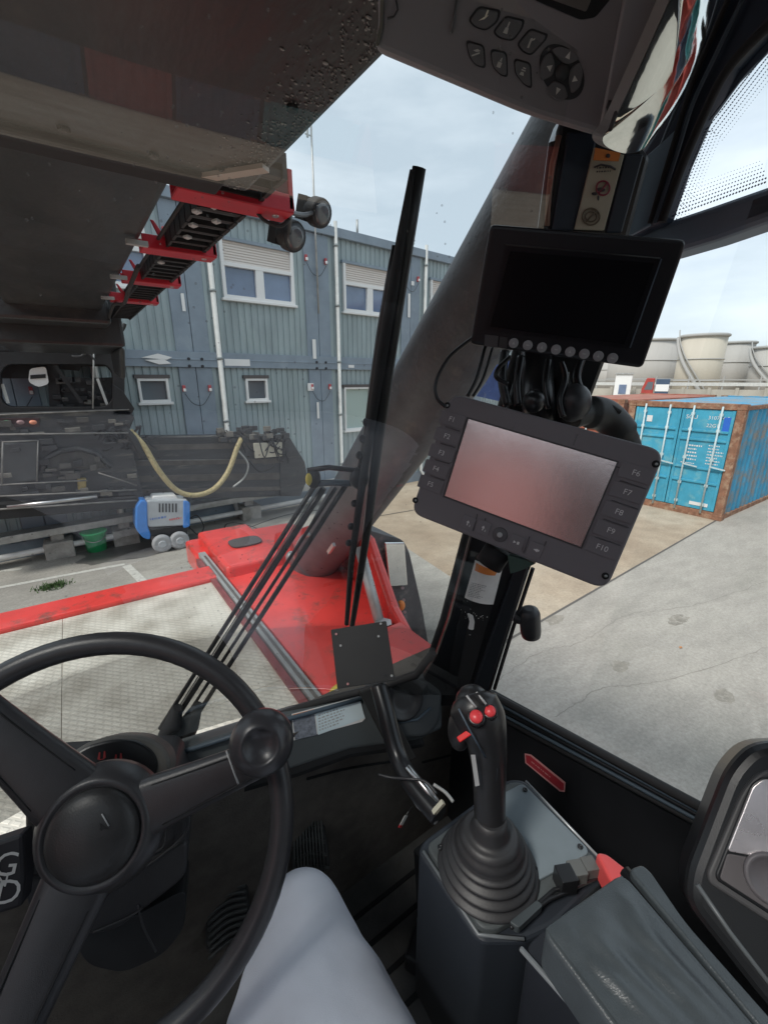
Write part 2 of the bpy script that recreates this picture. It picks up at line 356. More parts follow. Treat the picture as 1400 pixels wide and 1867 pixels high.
for pts in (((905, 1245), (985, 1190), (1060, 1170), (1150, 1120), (1260, 1105), (1400, 1060)), ((1010, 1310), (1100, 1255), (1220, 1240), (1400, 1180)), ((760, 1040), (800, 1075), (790, 1130))):
    C_ = []
    for p in crs([onp(a, b, PG()) for a, b in pts], 14): C_.append(p+Vector((rg.gauss(0, .012), rg.gauss(0, .012), .0062)))
    w_ = [rg.uniform(.001, .004) for _ in C_]; mb = MB(); vs = []
    for p, w in zip(C_, w_): vs += [p-Vector((0, w, 0)), p+Vector((0, w, 0))]
    mb.add(vs, [[2*i, 2*i+1, 2*i+3, 2*i+2] for i in range(len(C_)-1)], mat('crack_fill', (.25, .23, .2), .9)); mb.build('ground_crack', kind='structure')
oil = mat('oil_stain', (.27, .245, .205), .7, var=.25, vs=9, dirt=(.4, .37, .32), ds=14, dth=.5)
for k, (px, py, r1_, r2_) in enumerate(((1130, 1215, .13, .08), (1010, 1130, .16, .1), (1235, 1130, .2, .1), (1320, 1270, .12, .09), (860, 965, .25, .16))):
    q_ = onp(px, py, PG()); blob(q_, r1_, r2_, .0058, oil, 'oil_stain', 40+k)
lf = onp(1240, 1182, PG()); MB().add([lf+Vector((-.03, 0, .012)), lf+Vector((0, -.018, .02)), lf+Vector((.035, .004, .012)), lf+Vector((0, .02, .018))], [[0, 1, 2, 3]], mat('leaf_orange', (.5, .22, .08), .7)).build('leaf')
tag(bpy.data.objects['leaf'], 'tiny orange dry leaf lying on the concrete yard right of the pillar', 'leaf')
# tuft of weeds
c = onp(98, 1070, PG()); gm = mat('weed_green', (.06, .12, .03), .8, var=.5, vs=30)
mb = MB()
for k in range(520):
    a = random.uniform(0, 6.28); r_ = abs(random.gauss(0, .4)); 
    if r_ > 1: continue
    p = c+Vector((math.cos(a)*r_*.34, math.sin(a)*r_*.2, 0)); h = random.uniform(.02, .07); w = .012; u = Vector((math.cos(a*3), math.sin(a*3), 0))
    mb.add([p-u*w, p+u*w, p+Vector((random.uniform(-.04, .04), random.uniform(-.04, .04), h))], [[0, 1, 2]], gm)
o = mb.build('weeds', kind='stuff'); tag(o, 'small patch of green weeds growing in the grey yard beside the white line', 'weeds')

# ================================================================== BLUE OFFICE BUILDING
KS = 1.056
bO = Vector((3.36019*KS, 9.61076*KS, 0)); bx = Vector((.99707, .07645, 0)); by = Vector((-.07645, .99707, 0)); bz = Vector((0, 0, 1))
def F(s, z, d=0): return bO+bx*s+bz*z-by*d                # d: how far it stands out of the facade
fac = mat('facade_blue', (.33, .4, .415), .55, var=.16, vs=2.2, dirt=(.38, .46, .46), ds=1.5, dth=.55, stretch=(1, 1, .25))
facd = mat('facade_trim', (.235, .29, .345), .5, var=.12, vs=2.5, dirt=(.29, .35, .4), ds=2, dth=.55)
pvc = mat('window_pvc', (.78, .79, .78), .4); shut = mat('shutter_cream', (.72, .67, .62), .6)
pane = mat('window_pane', (.16, .22, .33), .08, var=.25, vs=.8, spec=.9); panef = mat('frosted_pane', (.42, .52, .49), .35)
panedk = mat('dark_pane', (.13, .15, .17), .12, spec=.8)
pipem = mat('downpipe', (.55, .56, .54), .5, var=.12, vs=6)
bld = thing('office_building', 'two-storey blue corrugated container office block with white windows across the yard', 'building', bO)
S0, S1 = -7.3, 10.7; ZT = 6.5; ZB0, ZB1 = 3.34, 3.64
mb = MB(); mb.box(F((S0+S1)/2, ZT/2, -2.6), bx*(S1-S0)/2, by*2.5, bz*(ZT/2-.02), facd); mb.build('module_body', bld)
wins = []
for k in range(-2, 4):
    c = .25+3*k-.0
    wins.append((c-.83+.01, c+.83, 4.72, 5.8, 'up'))
small = [(-2.43, -1.87, 2.66, 3.12), (-.27, .25, 2.63, 3.12)]
big = (2.37, 3.25, 1.78, 2.9)
holes = [w[:4] for w in wins]+small+[big]
def corr(mb, s0, s1, z0, z1):
    n = max(1, round((s1-s0)/.145)); st = (s1-s0)/n
    for i in range(n):
        a = s0+i*st; prof = [(a, 0), (a+st*.6, 0), (a+st*.68, .022), (a+st*.92, .022), (a+st, 0)]
        for (sa, da), (sb, db) in zip(prof[:-1], prof[1:]):
            mb.sheet([F(sa, z0, .02-da), F(sb, z0, .02-db), F(sb, z1, .02-db), F(sa, z1, .02-da)], fac)
for zA, zB, nm in ((.3, ZB0, 0), (ZB1, ZT-.2, 1)):
    for k in range(-3, 4):
        mb = MB(); s0, s1 = -1.3+3*k+.34, -1.3+3*(k+1)-.34
        if s1 < S0 or s0 > S1: continue
        hs = sorted([h for h in holes if h[2] >= zA-.01 and h[3] <= zB+.2 and h[0] > s0-.4 and h[1] < s1+.4])
        # split the sheet in columns at the openings
        x = s0
        for h in hs:
            if h[0] > x: corr(mb, x, h[0], zA, zB)
            corr(mb, max(x, h[0]), min(h[1], s1), zA, h[2]); corr(mb, max(x, h[0]), min(h[1], s1), h[3], zB); x = h[1]
        if x < s1: corr(mb, x, s1, zA, zB)
        mb.build('wall_panel', bld)
for k in range(-2, 5):
    c = -1.3+3*k
    if c > S1: continue
    for z0, z1 in ((.1, ZB0), (ZB1, ZT-.2)):
        mb = MB(); 
        for q in (-1, 1):
            mb.abox((0, 0, 0), (0, 0, 0), facd) if 0 else None
            cc = c+q*.17
            mb.box(F(cc, (z0+z1)/2, .012), bx*.165, by*.03, bz*(z1-z0)/2, facd)
        mb.build('corner_post', bld, bevel=.01)
mb = MB(); mb.box(F((S0+S1)/2, (ZB0+ZB1)/2, .03), bx*(S1-S0)/2, by*.05, bz*(ZB1-ZB0)/2, facd); 
mb.box(F((S0+S1)/2, 3.49, .085), bx*(S1-S0)/2, by*.004, bz*.012, facd); mb.build('floor_beam', bld, bevel=.01)
mb = MB(); mb.box(F((S0+S1)/2, ZT-.1, .05), bx*(S1-S0)/2, by*.07, bz*.1, facd); mb.build('roof_beam', bld, bevel=.01)
mb = MB(); mb.box(F((S0+S1)/2, .15, .01), bx*(S1-S0)/2, by*.04, bz*.15, facd); mb.build('plinth', bld)
def window(h, kind):
    a, b, c, d = h; w = MB(); fr = .07 if kind == 'up' else .05; zt = d
    mid = None
    if kind == 'up': zt = 5.4
    w.bar(F(a, c+fr/2, .03), F(b, c+fr/2, .03), .1, fr, pvc); w.bar(F(a, zt-fr/2, .03), F(b, zt-fr/2, .03), .1, fr, pvc)
    for s_ in (a+fr/2, b-fr/2): w.box(F(s_, (c+d)/2, .035), bx*fr/2, by*.05, bz*(d-c)/2, pvc)
    w.box(F((a+b)/2, c-.02, .05), bx*((b-a)/2+.04), by*.06, bz*.025, pvc)
    if kind == 'up': w.box(F((a+b)/2, (c+zt)/2, .03), bx*.09, by*.045, bz*(zt-c)/2-bz*.002, pvc)
    f = w.build('window', bld, bevel=.005)
    m = {'up': pane, 'small': panedk, 'big': panef}[kind]
    w = MB()
    if kind == 'up':
        for q in (-1, 1): w.box(F((a+b)/2+q*((b-a)/4+.03), (c+zt)/2, -.01), bx*((b-a)/4-.06), by*.006, bz*((zt-c)/2-.05), m)
    else: w.box(F((a+b)/2, (c+d)/2, -.01), bx*((b-a)/2-.03), by*.006, bz*((d-c)/2-.03), m)
    w.build('pane', f)
    if kind == 'up':
        w = MB(); n = 8
        for i in range(n):
            z0 = zt+(d-zt)*i/n; z1 = zt+(d-zt)*(i+1)/n
            w.add([F(a+fr, z0, .015), F(b-fr, z0, .015), F(b-fr, z0+.012, .03), F(a+fr, z0+.012, .03), F(b-fr, z1, .03), F(a+fr, z1, .03)], [[0, 1, 2, 3], [3, 2, 4, 5]], shut)
        w.build('roller_shutter', f)
        w = MB(); w.box(F((a+b)/2, d+.03, .04), bx*((b-a)/2+.03), by*.05, bz*.03, facd); w.build('lintel', f)
    else:
        w = MB(); w.box(F((a+b)/2, d+.035, .04), bx*((b-a)/2+.04), by*.05, bz*.035, mat('lintel_brown', (.1, .09, .09), .6)); w.build('lintel', f)
for h in wins: window(h[:4], 'up')
for h in small: window(h, 'small')
window(big, 'big')
for s_, r_ in ((-.8, .055), (2.22, .045), (5.2, .045), (-3.1, .06)):
    mb = MB(); mb.tube([F(s_, 6.62, .1), F(s_, .35, .1), F(s_, .2, .25)], r_, pipem, 10)
    for z in (.9, 2.2, 3.5, 4.8, 6.1): mb.cyl(F(s_, z, .1), F(s_, z+.05, .1), r_+.012, mat('pipe_clip', (.3, .33, .33), .5), 12)
    mb.build('downpipe', bld)
sock = mat('socket_red', (.42, .08, .09), .6); bolt = mat('bolt_dark', (.02, .022, .03), .5)
for c in (-1.3, 1.7, 4.7, -4.3):
    for q in (-1, 1):
        for zz in (3.36, 3.5): MB().cyl(F(c+q*.13, zz, .06), F(c+q*.13, zz, .1), .03, bolt, 10).build('joint_bolt', bld)
    for zz in (2.92, 6.0-.25):
        for q in (-1, 1):
            mb = MB(); mb.box(F(c+q*.26-.03, zz, .08), bx*.028, by*.03, bz*.065, sock); mb.box(F(c+q*.26-.03, zz-.03, .12), bx*.025, by*.02, bz*.03, pvc)
            mb.build('cable_socket', bld, bevel=.01)
        mb = MB(); mb.tube(crs([F(c-.29, zz-.1, .1), F(c-.15, zz-.3, .1), F(c+.05, zz-.33, .1), F(c+.23, zz-.1, .1)], 6), .006, bolt, 6); mb.build('cable', bld)
for s_, z_, w_, h_ in ((-1.4, 4.55, .03, .16), (1.52, 3.8, .045, .22), (1.55, 2.35, .03, .2), (4.6, 5.05, .04, .3), (-.42, 3.45, .28, .07), (2.6, 3.42, .09, .035), (1.37, 2.92, .08, .09), (4.72, 5.62, .05, .05)):
    mb = MB(); mb.box(F(s_, z_, .088), bx*w_, by*.004, bz*h_, pvc); mb.build('white_plate', bld)
mb = MB(); mb.prism([F(-2.3, 3.5, .1), F(-2.0, 3.58, .1), F(-1.75, 3.52, .1), F(-1.85, 3.47, .1)], -by*.02, pvc); mb.prism([F(-2.25, 3.46, .1), F(-1.9, 3.48, .1), F(-1.78, 3.4, .1), F(-2.0, 3.38, .1)], -by*.02, pvc); mb.build('sealing_tape', bld)
mb = MB(); mb.cyl(F(1.66, 4.6, .12), F(1.66, 8.9, .12), .022, galv, 8); mb.box(F(1.56, 8.35, .12), bx*.02, by*.02, bz*.3, galv); mb.bar(F(1.5, 8.1, .12), F(1.66, 8.1, .12), .02, .02, galv); mb.build('antenna_mast', bld)
mb = MB(); mb.cyl(F(3.0, 6.5, -.1), F(3.0, 6.85, -.1), .03, galv, 8); mb.build('roof_vent', bld)

# ================================================================== BARRIER IN FRONT OF THE BUILDING
YB = 9.55
conc = mat('concrete_block', (.34, .33, .3), .9, var=.3, vs=6)
bar_ = thing('pipe_barrier', 'long grey steel rail and white pipe on concrete feet in front of the blue building', 'barrier', (0, YB, 0))
def yp(px, py, y): return onp(px, py, PY(y))
mb = MB(); L_, R_ = yp(-300, 1018, YB), yp(560, 893, YB); 
zr = yp(0, 980, YB).z; zr2 = yp(500, 903, YB).z
mb.bar((-6, YB-.46, zr), (5.6, YB+.42, zr2), .3, .13, galv); mb.build('rail', bar_, bevel=.01)
zp = yp(100, 1000, YB-.2).z; zq = yp(500, 930, YB-.2).z
mb = MB(); mb.tube([(-6.5, YB-.62, zp-.03), (0.2, YB-.13, zp+.02), (5.6, YB+.28, zq)], .055, mat('white_pipe', (.62, .62, .6), .45, var=.15, vs=3), 12); mb.build('pipe', bar_)
for px, py in ((232, 985), (462, 925), (110, 1000)):
    p = yp(px, py, YB-.1); mb = MB(); yb_ = YB+.0767*p.x; mb.box((p.x, yb_-.02, .16), (.22, 0, 0), (0, .2, 0), (0, 0, .16), conc); mb.box((p.x, yb_+.02, .42), (.1, 0, 0), (0, .1, 0), (0, 0, .14), conc); mb.build('concrete_foot', bar_, bevel=.02)
# thin hose lying on the ground
mb = MB(); mb.tube(crs([onp(345, 985, PG()), onp(400, 1000, PG()), onp(415, 955, PG()), onp(470, 965, PG()), onp(450, 990, PG()), onp(395, 990, PG()), onp(520, 940, PG()), onp(640, 925, PG())], 10), .014, rubber, 6)
tag(mb.build('hose'), 'thin grey hose looping on the ground beside the pressure washer', 'hose')
# pressure washer
W0 = onp(300, 992, PG()); wy_ = W0.y
wb = mat('washer_blue', (.05, .22, .62), .4, var=.08); wg = mat('washer_grey', (.42, .45, .47), .5, var=.08)
ws = thing('pressure_washer', 'blue and grey pressure washer on grey wheels standing by the pipe barrier', 'pressure washer', (W0.x, wy_, 0))
def wp(px, py, y=0): return onp(px, py, PY(wy_-.4+y))
P = lambda pts, y=0: [wp(a, b, y) for a, b in pts]
sc = (wp(345, 912)-wp(250, 912)).length
mb = MB(); mb.prism(rnd_poly(P([(267, 912), (343, 910), (344, 958), (270, 962)]), .06), (0, .4, 0), wg); o = mb.build('housing', ws, bevel=.03)
mb = MB(); mb.marks(wp(275, 953, -.006), (1, 0, 0), (0, 0, 1), .38, .09, 1, mat('washer_print', (.1, .2, .5), .5), seed=4); mb.marks(wp(310, 953, -.006), (1, 0, 0), (0, 0, 1), .25, .08, 1, mat('washer_print_red', (.6, .1, .1), .5), seed=5); mb.build('lettering', ws)
mb = MB(); mb.prism(rnd_poly(P([(248, 925), (258, 911), (269, 914), (270, 960), (276, 975), (274, 985), (262, 982), (248, 965)], -.02), .05), (0, .45, 0), wb); mb.build('front_cover', ws, bevel=.03)
mb = MB(); mb.prism(rnd_poly(P([(335, 912), (347, 916), (347, 960), (335, 964)], -.02), .04), (0, .45, 0), wb); mb.build('rear_cover', ws, bevel=.02)
mb = MB(); mb.prism(P([(272, 962), (344, 960), (342, 975), (276, 978)], .05), (0, .45, 0), blk); mb.build('chassis', ws)
mb = MB()
for k in range(6): mb.prism(P([(290+k*6, 918), (293+k*6, 918), (293+k*6, 934), (290+k*6, 934)], -.004), (0, .004, 0), MC['black_plastic'])
mb.build('vent_slots', ws)
mb = MB(); mb.tube(crs([wp(336, 915, .1), wp(338, 900, .1), wp(350, 898, .1), wp(352, 912, .1)], 5), .014, blk, 8); mb.tube(crs([wp(345, 960, .05), wp(362, 975, .05), wp(372, 960, .1), wp(360, 940, .1), wp(347, 945, .1)], 6), .012, rubber, 6); mb.build('handle_and_hose', ws)
for px, py in ((294, 978), (326, 973)):
    for yy in (-.04, .36):
        c = wp(px, py, yy); r_ = .17; c.z = r_
        mb = MB(); mb.lathe([(r_*.75, -.05), (r_, -.035), (r_, .035), (r_*.75, .05)], c, (0, 1, 0), mat('wheel_grey', (.36, .37, .38), .7, var=.1), 24); w_ = mb.build('wheel', ws)
        mb = MB(); mb.lathe([(.06, -.065), (.07, -.05), (.07, .05), (.06, .065)], c, (0, 1, 0), wg, 16); mb.build('wheel_hub', w_)
mb = MB(); mb.prism(rnd_poly(P([(280, 905), (322, 903), (326, 911), (277, 913)], .1), .03), (0, .3, 0), labw); mb.build('lid', ws, bevel=.02)
# bucket
c = onp(178, 1003, PG()); gb = mat('bucket_green', (.03, .6, .2), .45, var=.06)
bk = thing('bucket', 'green plastic bucket standing in front of the pipe barrier', 'bucket', c)
mb = MB(); mb.lathe([(.155, 0), (.2, .36), (.215, .36), (.215, .39), (.19, .39), (.145, .02)], c, (0, 0, 1), gb, 24); mb.build('bucket_body', bk)
mb = MB(); mb.tube(crs([c+Vector((-.2, 0, .36)), c+Vector((-.15, -.18, .28)), c+Vector((.0, -.26, .24)), c+Vector((.15, -.18, .28)), c+Vector((.2, 0, .36))], 6), .008, steel, 6); mb.build('handle', bk)

# ================================================================== CONTAINERS
contb = mat('container_blue', (.06, .36, .52), .5, var=.18, vs=2, dirt=(.18, .44, .5), ds=2.5, dth=.52)
contb2 = mat('container_side_blue', (.045, .28, .46), .5, var=.25, vs=1.5, dirt=(.24, .22, .19), ds=1.8, dth=.47)
rust = mat('rust', (.26, .13, .08), .85, var=.35, vs=9, dirt=(.4, .27, .18), ds=7, dth=.5)
wrod = mat('lock_rod_paint', (.5, .62, .64), .5, var=.15)
def container(name, label, N, L, cm, cs, doors=True, group=None, W=2.44, H=2.59, text=None):
    # N: corner nearest the camera; doors face -x, body runs +x, width runs +y
    c = thing(name, label, 'shipping container', N, group); x, y, z = N
    mb = MB()
    for yy in (y, y+W-.16):
        for xx in (x, x+L-.16): mb.abox((xx, yy, z+.0), (xx+.16, yy+.16, z+H), rust if cm is contb else cm)
    for zz, h in ((z, .16), (z+H-.13, .13)):
        mb.abox((x+.02, y+.16, zz+.001), (x+.14, y+W-.16, zz+h), rust if cm is contb else cm); mb.abox((x+L-.14, y+.16, zz+.001), (x+L-.02, y+W-.16, zz+h), cs)
        for yy in (y+.02, y+W-.1): mb.abox((x+.16, yy, zz+.001), (x+L-.16, yy+.08, zz+h*.7), rust if cm is contb else cm)
    for xx in (x-.01, x+L-.17):
        for yy in (y-.01, y+W-.17):
            for zz in (z, z+H-.12): mb.abox((xx, yy, zz+.002), (xx+.18, yy+.18, zz+.12), rust)
    mb.build('frame', c, bevel=.008)
    for yy, sg in ((y+.05, -1), (y+W-.05, 1)):
        mb = MB(); n = int((L-.32)/.28); st = (L-.32)/n
        for i in range(n):
            a = x+.16+i*st; pr = [(0, 0), (.07, 0), (.14, .036), (.21, .036), (.28, 0)]
            for (sa, da), (sb, db) in zip(pr[:-1], pr[1:]):
                mb.sheet([(a+sa*st/.28, yy+sg*(da-.03), z+.11), (a+sb*st/.28, yy+sg*(db-.03), z+.11), (a+sb*st/.28, yy+sg*(db-.03), z+H-.1), (a+sa*st/.28, yy+sg*(da-.03), z+H-.1)], cs)
        mb.build('side_panel', c)
    mb = MB(); mb.abox((x+.05, y+.06, z+H-.06), (x+L-.05, y+W-.06, z+H-.03), cs); mb.abox((x+L-.1, y+.16, z+.1), (x+L-.05, y+W-.16, z+H-.1), cs); mb.build('roof', c)
    if doors:
        for q in (0, 1):
            ya = y+.17+q*(W-.34)/2+.01; yb = ya+(W-.34)/2-.02
            mb = MB(); mb.abox((x+.05, ya, z+.17), (x+.09, yb, z+H-.14), cm)
            for zz in (.78, 1.1, 1.75, 1.95):
                mb.abox((x+.015, ya+.05, z+zz), (x+.05, yb-.05, z+zz+.05), cm)
            for yy in (ya, yb-.06): mb.abox((x+.03, yy, z+.18), (x+.05, yy+.06, z+H-.15), cm)
            d_ = mb.build('door', c, bevel=.006)
            for yy in (ya+.24, yb-.24):
                mb = MB(); mb.cyl((x-.01, yy, z+.1), (x-.01, yy, z+H-.06), .02, wrod, 10)
                for zz in (.3, .75, 1.35, 2.0, 2.35): mb.box((x+.0, yy, z+zz), (.02, 0, 0), (0, .035, 0), (0, 0, .03), wrod)
                mb.bar((x-.03, yy, z+1.2), (x-.03, yy-.3, z+1.16), .02, .03, wrod); mb.build('lock_rod', d_)
        if text:
            ex = Vector((0, -1, 0)); ez = Vector((0, 0, 1)); f = x+.045
            for st, yy, zz, sz in text: MB().text(st, (f, y+yy, z+zz), ex, ez, sz, white).build('lettering', c)
            mb = MB(); mb.marks((f, y+1.0, z+1.25), ex, ez, .36, .4, 5, white, seed=3); mb.marks((f, y+.55, z+1.2), ex, ez, .33, .48, 7, white, seed=9); mb.marks((f, y+1.05, z+1.18), ex, ez, .3, .05, 1, white, seed=2); mb.build('weight_table', c)
            mb = MB(); mb.abox((f-.004, y+1.85, z+2.1), (f, y+1.98, z+2.25), white); mb.abox((f-.004, y+.32, z+.25), (f, y+.7, z+.33), white); mb.abox((f-.004, y+.4, H+z-.1), (f+.01, y+.9, z+H-.04), pvc); mb.build('door_sticker', c)
            mb = MB(); mb.abox((f-.003, y+.22, z+1.95), (f, y+.37, z+2.3), mat('blue_tape', (.03, .15, .6), .5)); mb.build('tape', c)
    return c
cN = onp(1312, 951, PG()); cN.z = 0
container('container', 'weathered blue shipping container with white lock rods and rusty frame on the concrete yard', cN, 6.06, contb, contb2,
          text=[('SCU', 1.0, 2.27, .13), ('310714 3', .47, 2.27, .11), ('22G1', .56, 2.1, .11)])
cr_ = mat('container_oxide', (.33, .11, .07), .7, var=.25, vs=2, dirt=(.36, .2, .13), ds=3, dth=.5)
crd = mat('container_red', (.36, .045, .035), .6, var=.2, vs=2, dirt=(.25, .1, .08), ds=2); ctl = mat('container_teal', (.03, .2, .21), .6, var=.2, vs=2); cgr = mat('container_grey_blue', (.05, .085, .14), .6, var=.15, vs=2)
container('container', 'rusty orange-brown container behind the blue container on its left', Vector((cN.x+.35, cN.y+2.75, 0)), 6.06, cr_, cr_)
seq = [cgr, crd, ctl, cgr, crd, cgr, crd, crd, cgr, ctl, crd, cgr, ctl, crd]
for i, m in enumerate(seq):
    for k in (0, 1, 2):
        mm = m if k < 2 else seq[(i*5+2*k) % 14]
        container('container', 'stacked container in the row behind the machine, reflected in the windscreen and mirror', Vector((-15+i*2.56, -50, k*2.6)), 2.44, mm, mm, doors=False, group='containers stacked behind the machine', W=6.06)

for i, (x, y, m, m2, m3) in enumerate(((19, -6, ctl, crd, crd), (19, -13, crd, cgr, ctl), (19, -20, cgr, crd, crd))):
    for k, mm in enumerate((m, m2, m3)):
        container('container', 'stacked container in the row to the right of the cab, seen in the curved mirror', Vector((x, y, k*2.6)), 2.44, mm, mm, doors=False, group='containers stacked to the right of the machine', W=6.06)
crp = mat('container_tint_red', (.62, .27, .24), .6, var=.1, vs=2)  # unseen stack, added so that the terminal screen reflects pink
for k in range(3):
    for i, (y, m) in enumerate(((-9, crd), (-2.5, crd), (4, crd))):
        container('container', 'unseen red container added to the left of the cab to tint the screen reflection', Vector((-13.5, y, k*2.6)), 2.44, crp, crp, doors=False, group='red containers added left of the machine to tint the screen reflection', W=6.06)
# ================================================================== FAR SIDE: TANKS, WALL, LORRY
tankm = mat('tank_haze_paint', (.43, .42, .395), .9, var=.05, vs=.5, stretch=(1, 1, .15), dirt=(.38, .37, .35), ds=.6, dth=.56); tankr = mat('tank_rim', (.36, .36, .345), .7)  # pale, low-contrast tank colour stands in for distance haze
tankc = mat('tank_cream', (.5, .465, .39), .7, var=.07, vs=.5, stretch=(1, 1, .15))
def far(px, d, py=690): r = ray(px, py); r.z = 0; r = r/ r.length; return CAM+r*d
def tank(pxl, pxr, pyt, d, label, m, stairs=True):
    a = far(pxl, d, pyt+30); b = far(pxr, d, pyt+30); a.z = b.z = 0; r_ = (b-a).length/2; c = (a+b)/2; v = (c-Vector((0, 0, 0))).normalized(); 
    ht = onp((pxl+pxr)/2, pyt, (Vector((c.x-v.x*r_*.6, c.y-v.y*r_*.6, 0)), Vector((v.x, v.y, 0)))).z
    t = thing('storage_tank', label, 'storage tank', c, 'storage tanks beyond the yard')
    mb = MB(); mb.lathe([(r_, 0), (r_, ht), (r_*.97, ht+.01)], c, (0, 0, 1), m, 64); mb.lathe([(r_*.97, ht), (r_*.5, ht+.25), (.1, ht+.4)], c, (0, 0, 1), m, 48); mb.build('shell', t)
    mb = MB(); ring = [c+Vector((math.cos(2*math.pi*k/64)*(r_+.05), math.sin(2*math.pi*k/64)*(r_+.05), ht+.1)) for k in range(64)]; mb.tube(ring, .22, tankr, 6, closed=True)
    for z in (ht*.33, ht*.66): mb.tube([Vector((p.x, p.y, z)) for p in ring], .07, tankr, 5, closed=True)
    mb.build('rim', t)
    if stairs:
        a0 = math.atan2(-v.y, -v.x); mb = MB(); pts = [c+Vector((math.cos(a0+q)*(r_+.3), math.sin(a0+q)*(r_+.3), ht*(1-k/24))) for k in range(25) for q in [(-1.45+2.0*k/24)]]
        mb.tube(pts, .25, tankr, 6); mb.tube([p+Vector((0, 0, 1)) for p in pts], .08, tankr, 5); mb.build('spiral_stair', t)
    return t
tank(1236, 1322, 613, 78, 'tall cream storage tank with a spiral stair, centre of the tank row', tankc)
tank(1110, 1242, 622, 96, 'grey storage tank left of the cream tank, partly behind the upper monitor', tankm, False)
tank(1305, 1372, 626, 98, 'pale grey storage tank just right of the cream tank', tankm, False)
tank(1366, 1470, 634, 92, 'rightmost grey storage tank, cut by the photo edge', tankm)
tank(1085, 1160, 652, 120, 'low grey storage tank at the left end of the tank row', tankm, False)
def farwall(px0, px1, d, z0, z1, th, m, name, label, cat):
    a = far(px0, d); b = far(px1, d); a.z = b.z = 0; t = (b-a).normalized(); n = Vector((-t.y, t.x, 0))
    mb = MB(); mb.box((a+b)/2+Vector((0, 0, (z0+z1)/2)), (b-a)/2, n*th/2, (0, 0, (z1-z0)/2), m); return mb, a, b, t, n
wl = mat('far_wall', (.4, .38, .33), .9, var=.2, vs=.4)
mb, a, b, t, n = farwall(1040, 1500, 62, 0, 2.0, .3, wl, '', '', '')
k = 0
while k < (b-a).length: mb.box(a+t*k+Vector((0, 0, 1.1))-n*.2, t*.15, n*.1, (0, 0, 1.1), wl); k += 2.4
wt = thing('boundary_wall', 'long low concrete wall with posts below the storage tanks', 'wall', (a+b)/2); mb.build('wall_panels', wt)
mb2 = MB(); mb2.bar(a+Vector((0, 0, 2.55)), b+Vector((0, 0, 2.55)), .2, .35, pipem); mb2.bar(a+Vector((0, 0, 3.0)), b+Vector((0, 0, 3.0)), .12, .12, tankr)
k = 0
while k < (b-a).length: mb2.bar(a+t*k, a+t*k+Vector((0, 0, 3.4)), .12, .12, tankr, up=(1, 0, 0)); k += 3.1
mb2.build('pipe_rack', wt)
def lorry():
    a = far(1172, 56); b = far(1222, 56); a.z = b.z = 0; t = (b-a).normalized(); n = Vector((-t.y, t.x, 0)); lw = (b-a).length
    o = thing('lorry', 'red-cabbed lorry with dark body parked far off below the tanks', 'lorry', (a+b)/2)
    Z = Vector((0, 0, 1)); mb = MB(); mb.prism([a+t*x+Z*z for x, z in ((0, .6), (0, 2.1), (.35, 3.2), (lw*.45, 3.2), (lw*.45, .6))], n*2.3, crd); mb.build('cab', o, bevel=.08)
    mb = MB(); mb.prism([a+t*x+Z*z-n*.02 for x, z in ((.25, 2.0), (.5, 2.8), (lw*.4, 2.8), (lw*.4, 2.0))], n*.05, panedk); mb.build('cab_window', o)
    mb = MB(); mb.prism([a+t*x+Z*z for x, z in ((lw*.5, 1.0), (lw*.5, 3.1), (lw, 3.1), (lw, 1.0))], n*2.4, cgr); mb.build('body', o, bevel=.05)
    mb = MB(); mb.box(a+t*lw*.75+Z*2.2-n*.02, t*.6, n*.02, Z*.35, pvc); mb.build('emblem', o)
    for x in (.7, lw*.7, lw*.88):
        mb = MB(); mb.lathe([(.5, -.15), (.5, .15)], a+t*x+Z*.5, n, rubber, 20); mb.build('wheel', o)
lorry()
a = far(1122, 58); b = far(1152, 58); t = (b-a).normalized(); n = Vector((-t.y, t.x, 0)); c = (a+b)/2; c.z = 0
o = thing('site_cabin', 'small white site cabin left of the red lorry', 'cabin', c); w_ = (b-a).length/2
MB().box(c+Vector((0, 0, 1.8)), t*w_, n*1.2, (0, 0, 1.8), pvc).build('cabin_body', o, bevel=.05); MB().box(c+Vector((0, 0, 3.68)), t*(w_+.1), n*1.35, (0, 0, .07), galv).build('roof', o)
MB().box(c+Vector((0, 0, 2.0))-n*1.22, t*w_*.45, n*.03, (0, 0, .5), pane).build('window', o)
# ================================================================== THE MACHINE'S FRONT BODY
DZ = EYE-1.36
CR = .17; nL = ray(960, 225).cross(ray(560, 965)).normalized(); nR = ray(700, 932).cross(ray(800, 806)).normalized()
cd = nL.cross(nR).normalized(); cd = cd if cd.z > 0 else -cd
w_ = (nL-nR) if nL.dot(nR) > 0 else (nL+nR)
if nL.dot(ray(650, 900)) * nR.dot(ray(650, 900)) < 0: w_ = nL+nR
else: w_ = nL-nR
c_ = ray(553, 1050); c_ = c_-w_*(c_.dot(w_)/w_.length_squared); cb = CAM+c_*(CR/abs(c_.dot(nL)))-cd*.16; cbx, cby = cb.x, cb.y
chq = bpy.data.materials.new('chequer_plate'); chq.use_nodes = True; t = chq.node_tree; l = t.links.new; b = t.nodes['Principled BSDF']
g = t.nodes.new('ShaderNodeNewGeometry'); q = t.nodes.new('ShaderNodeMapping'); q.inputs['Rotation'].default_value = (0, 0, R(45)); q.inputs['Scale'].default_value = (21, 21, 21); l(g.outputs['Position'], q.inputs['Vector'])
vo = t.nodes.new('ShaderNodeTexBrick'); vo.offset = .5; vo.inputs['Scale'].default_value = 1; vo.inputs['Mortar Size'].default_value = .16; vo.inputs['Mortar Smooth'].default_value = .6; vo.inputs['Brick Width'].default_value = .85; vo.inputs['Row Height'].default_value = .5
l(q.outputs['Vector'], vo.inputs['Vector'])
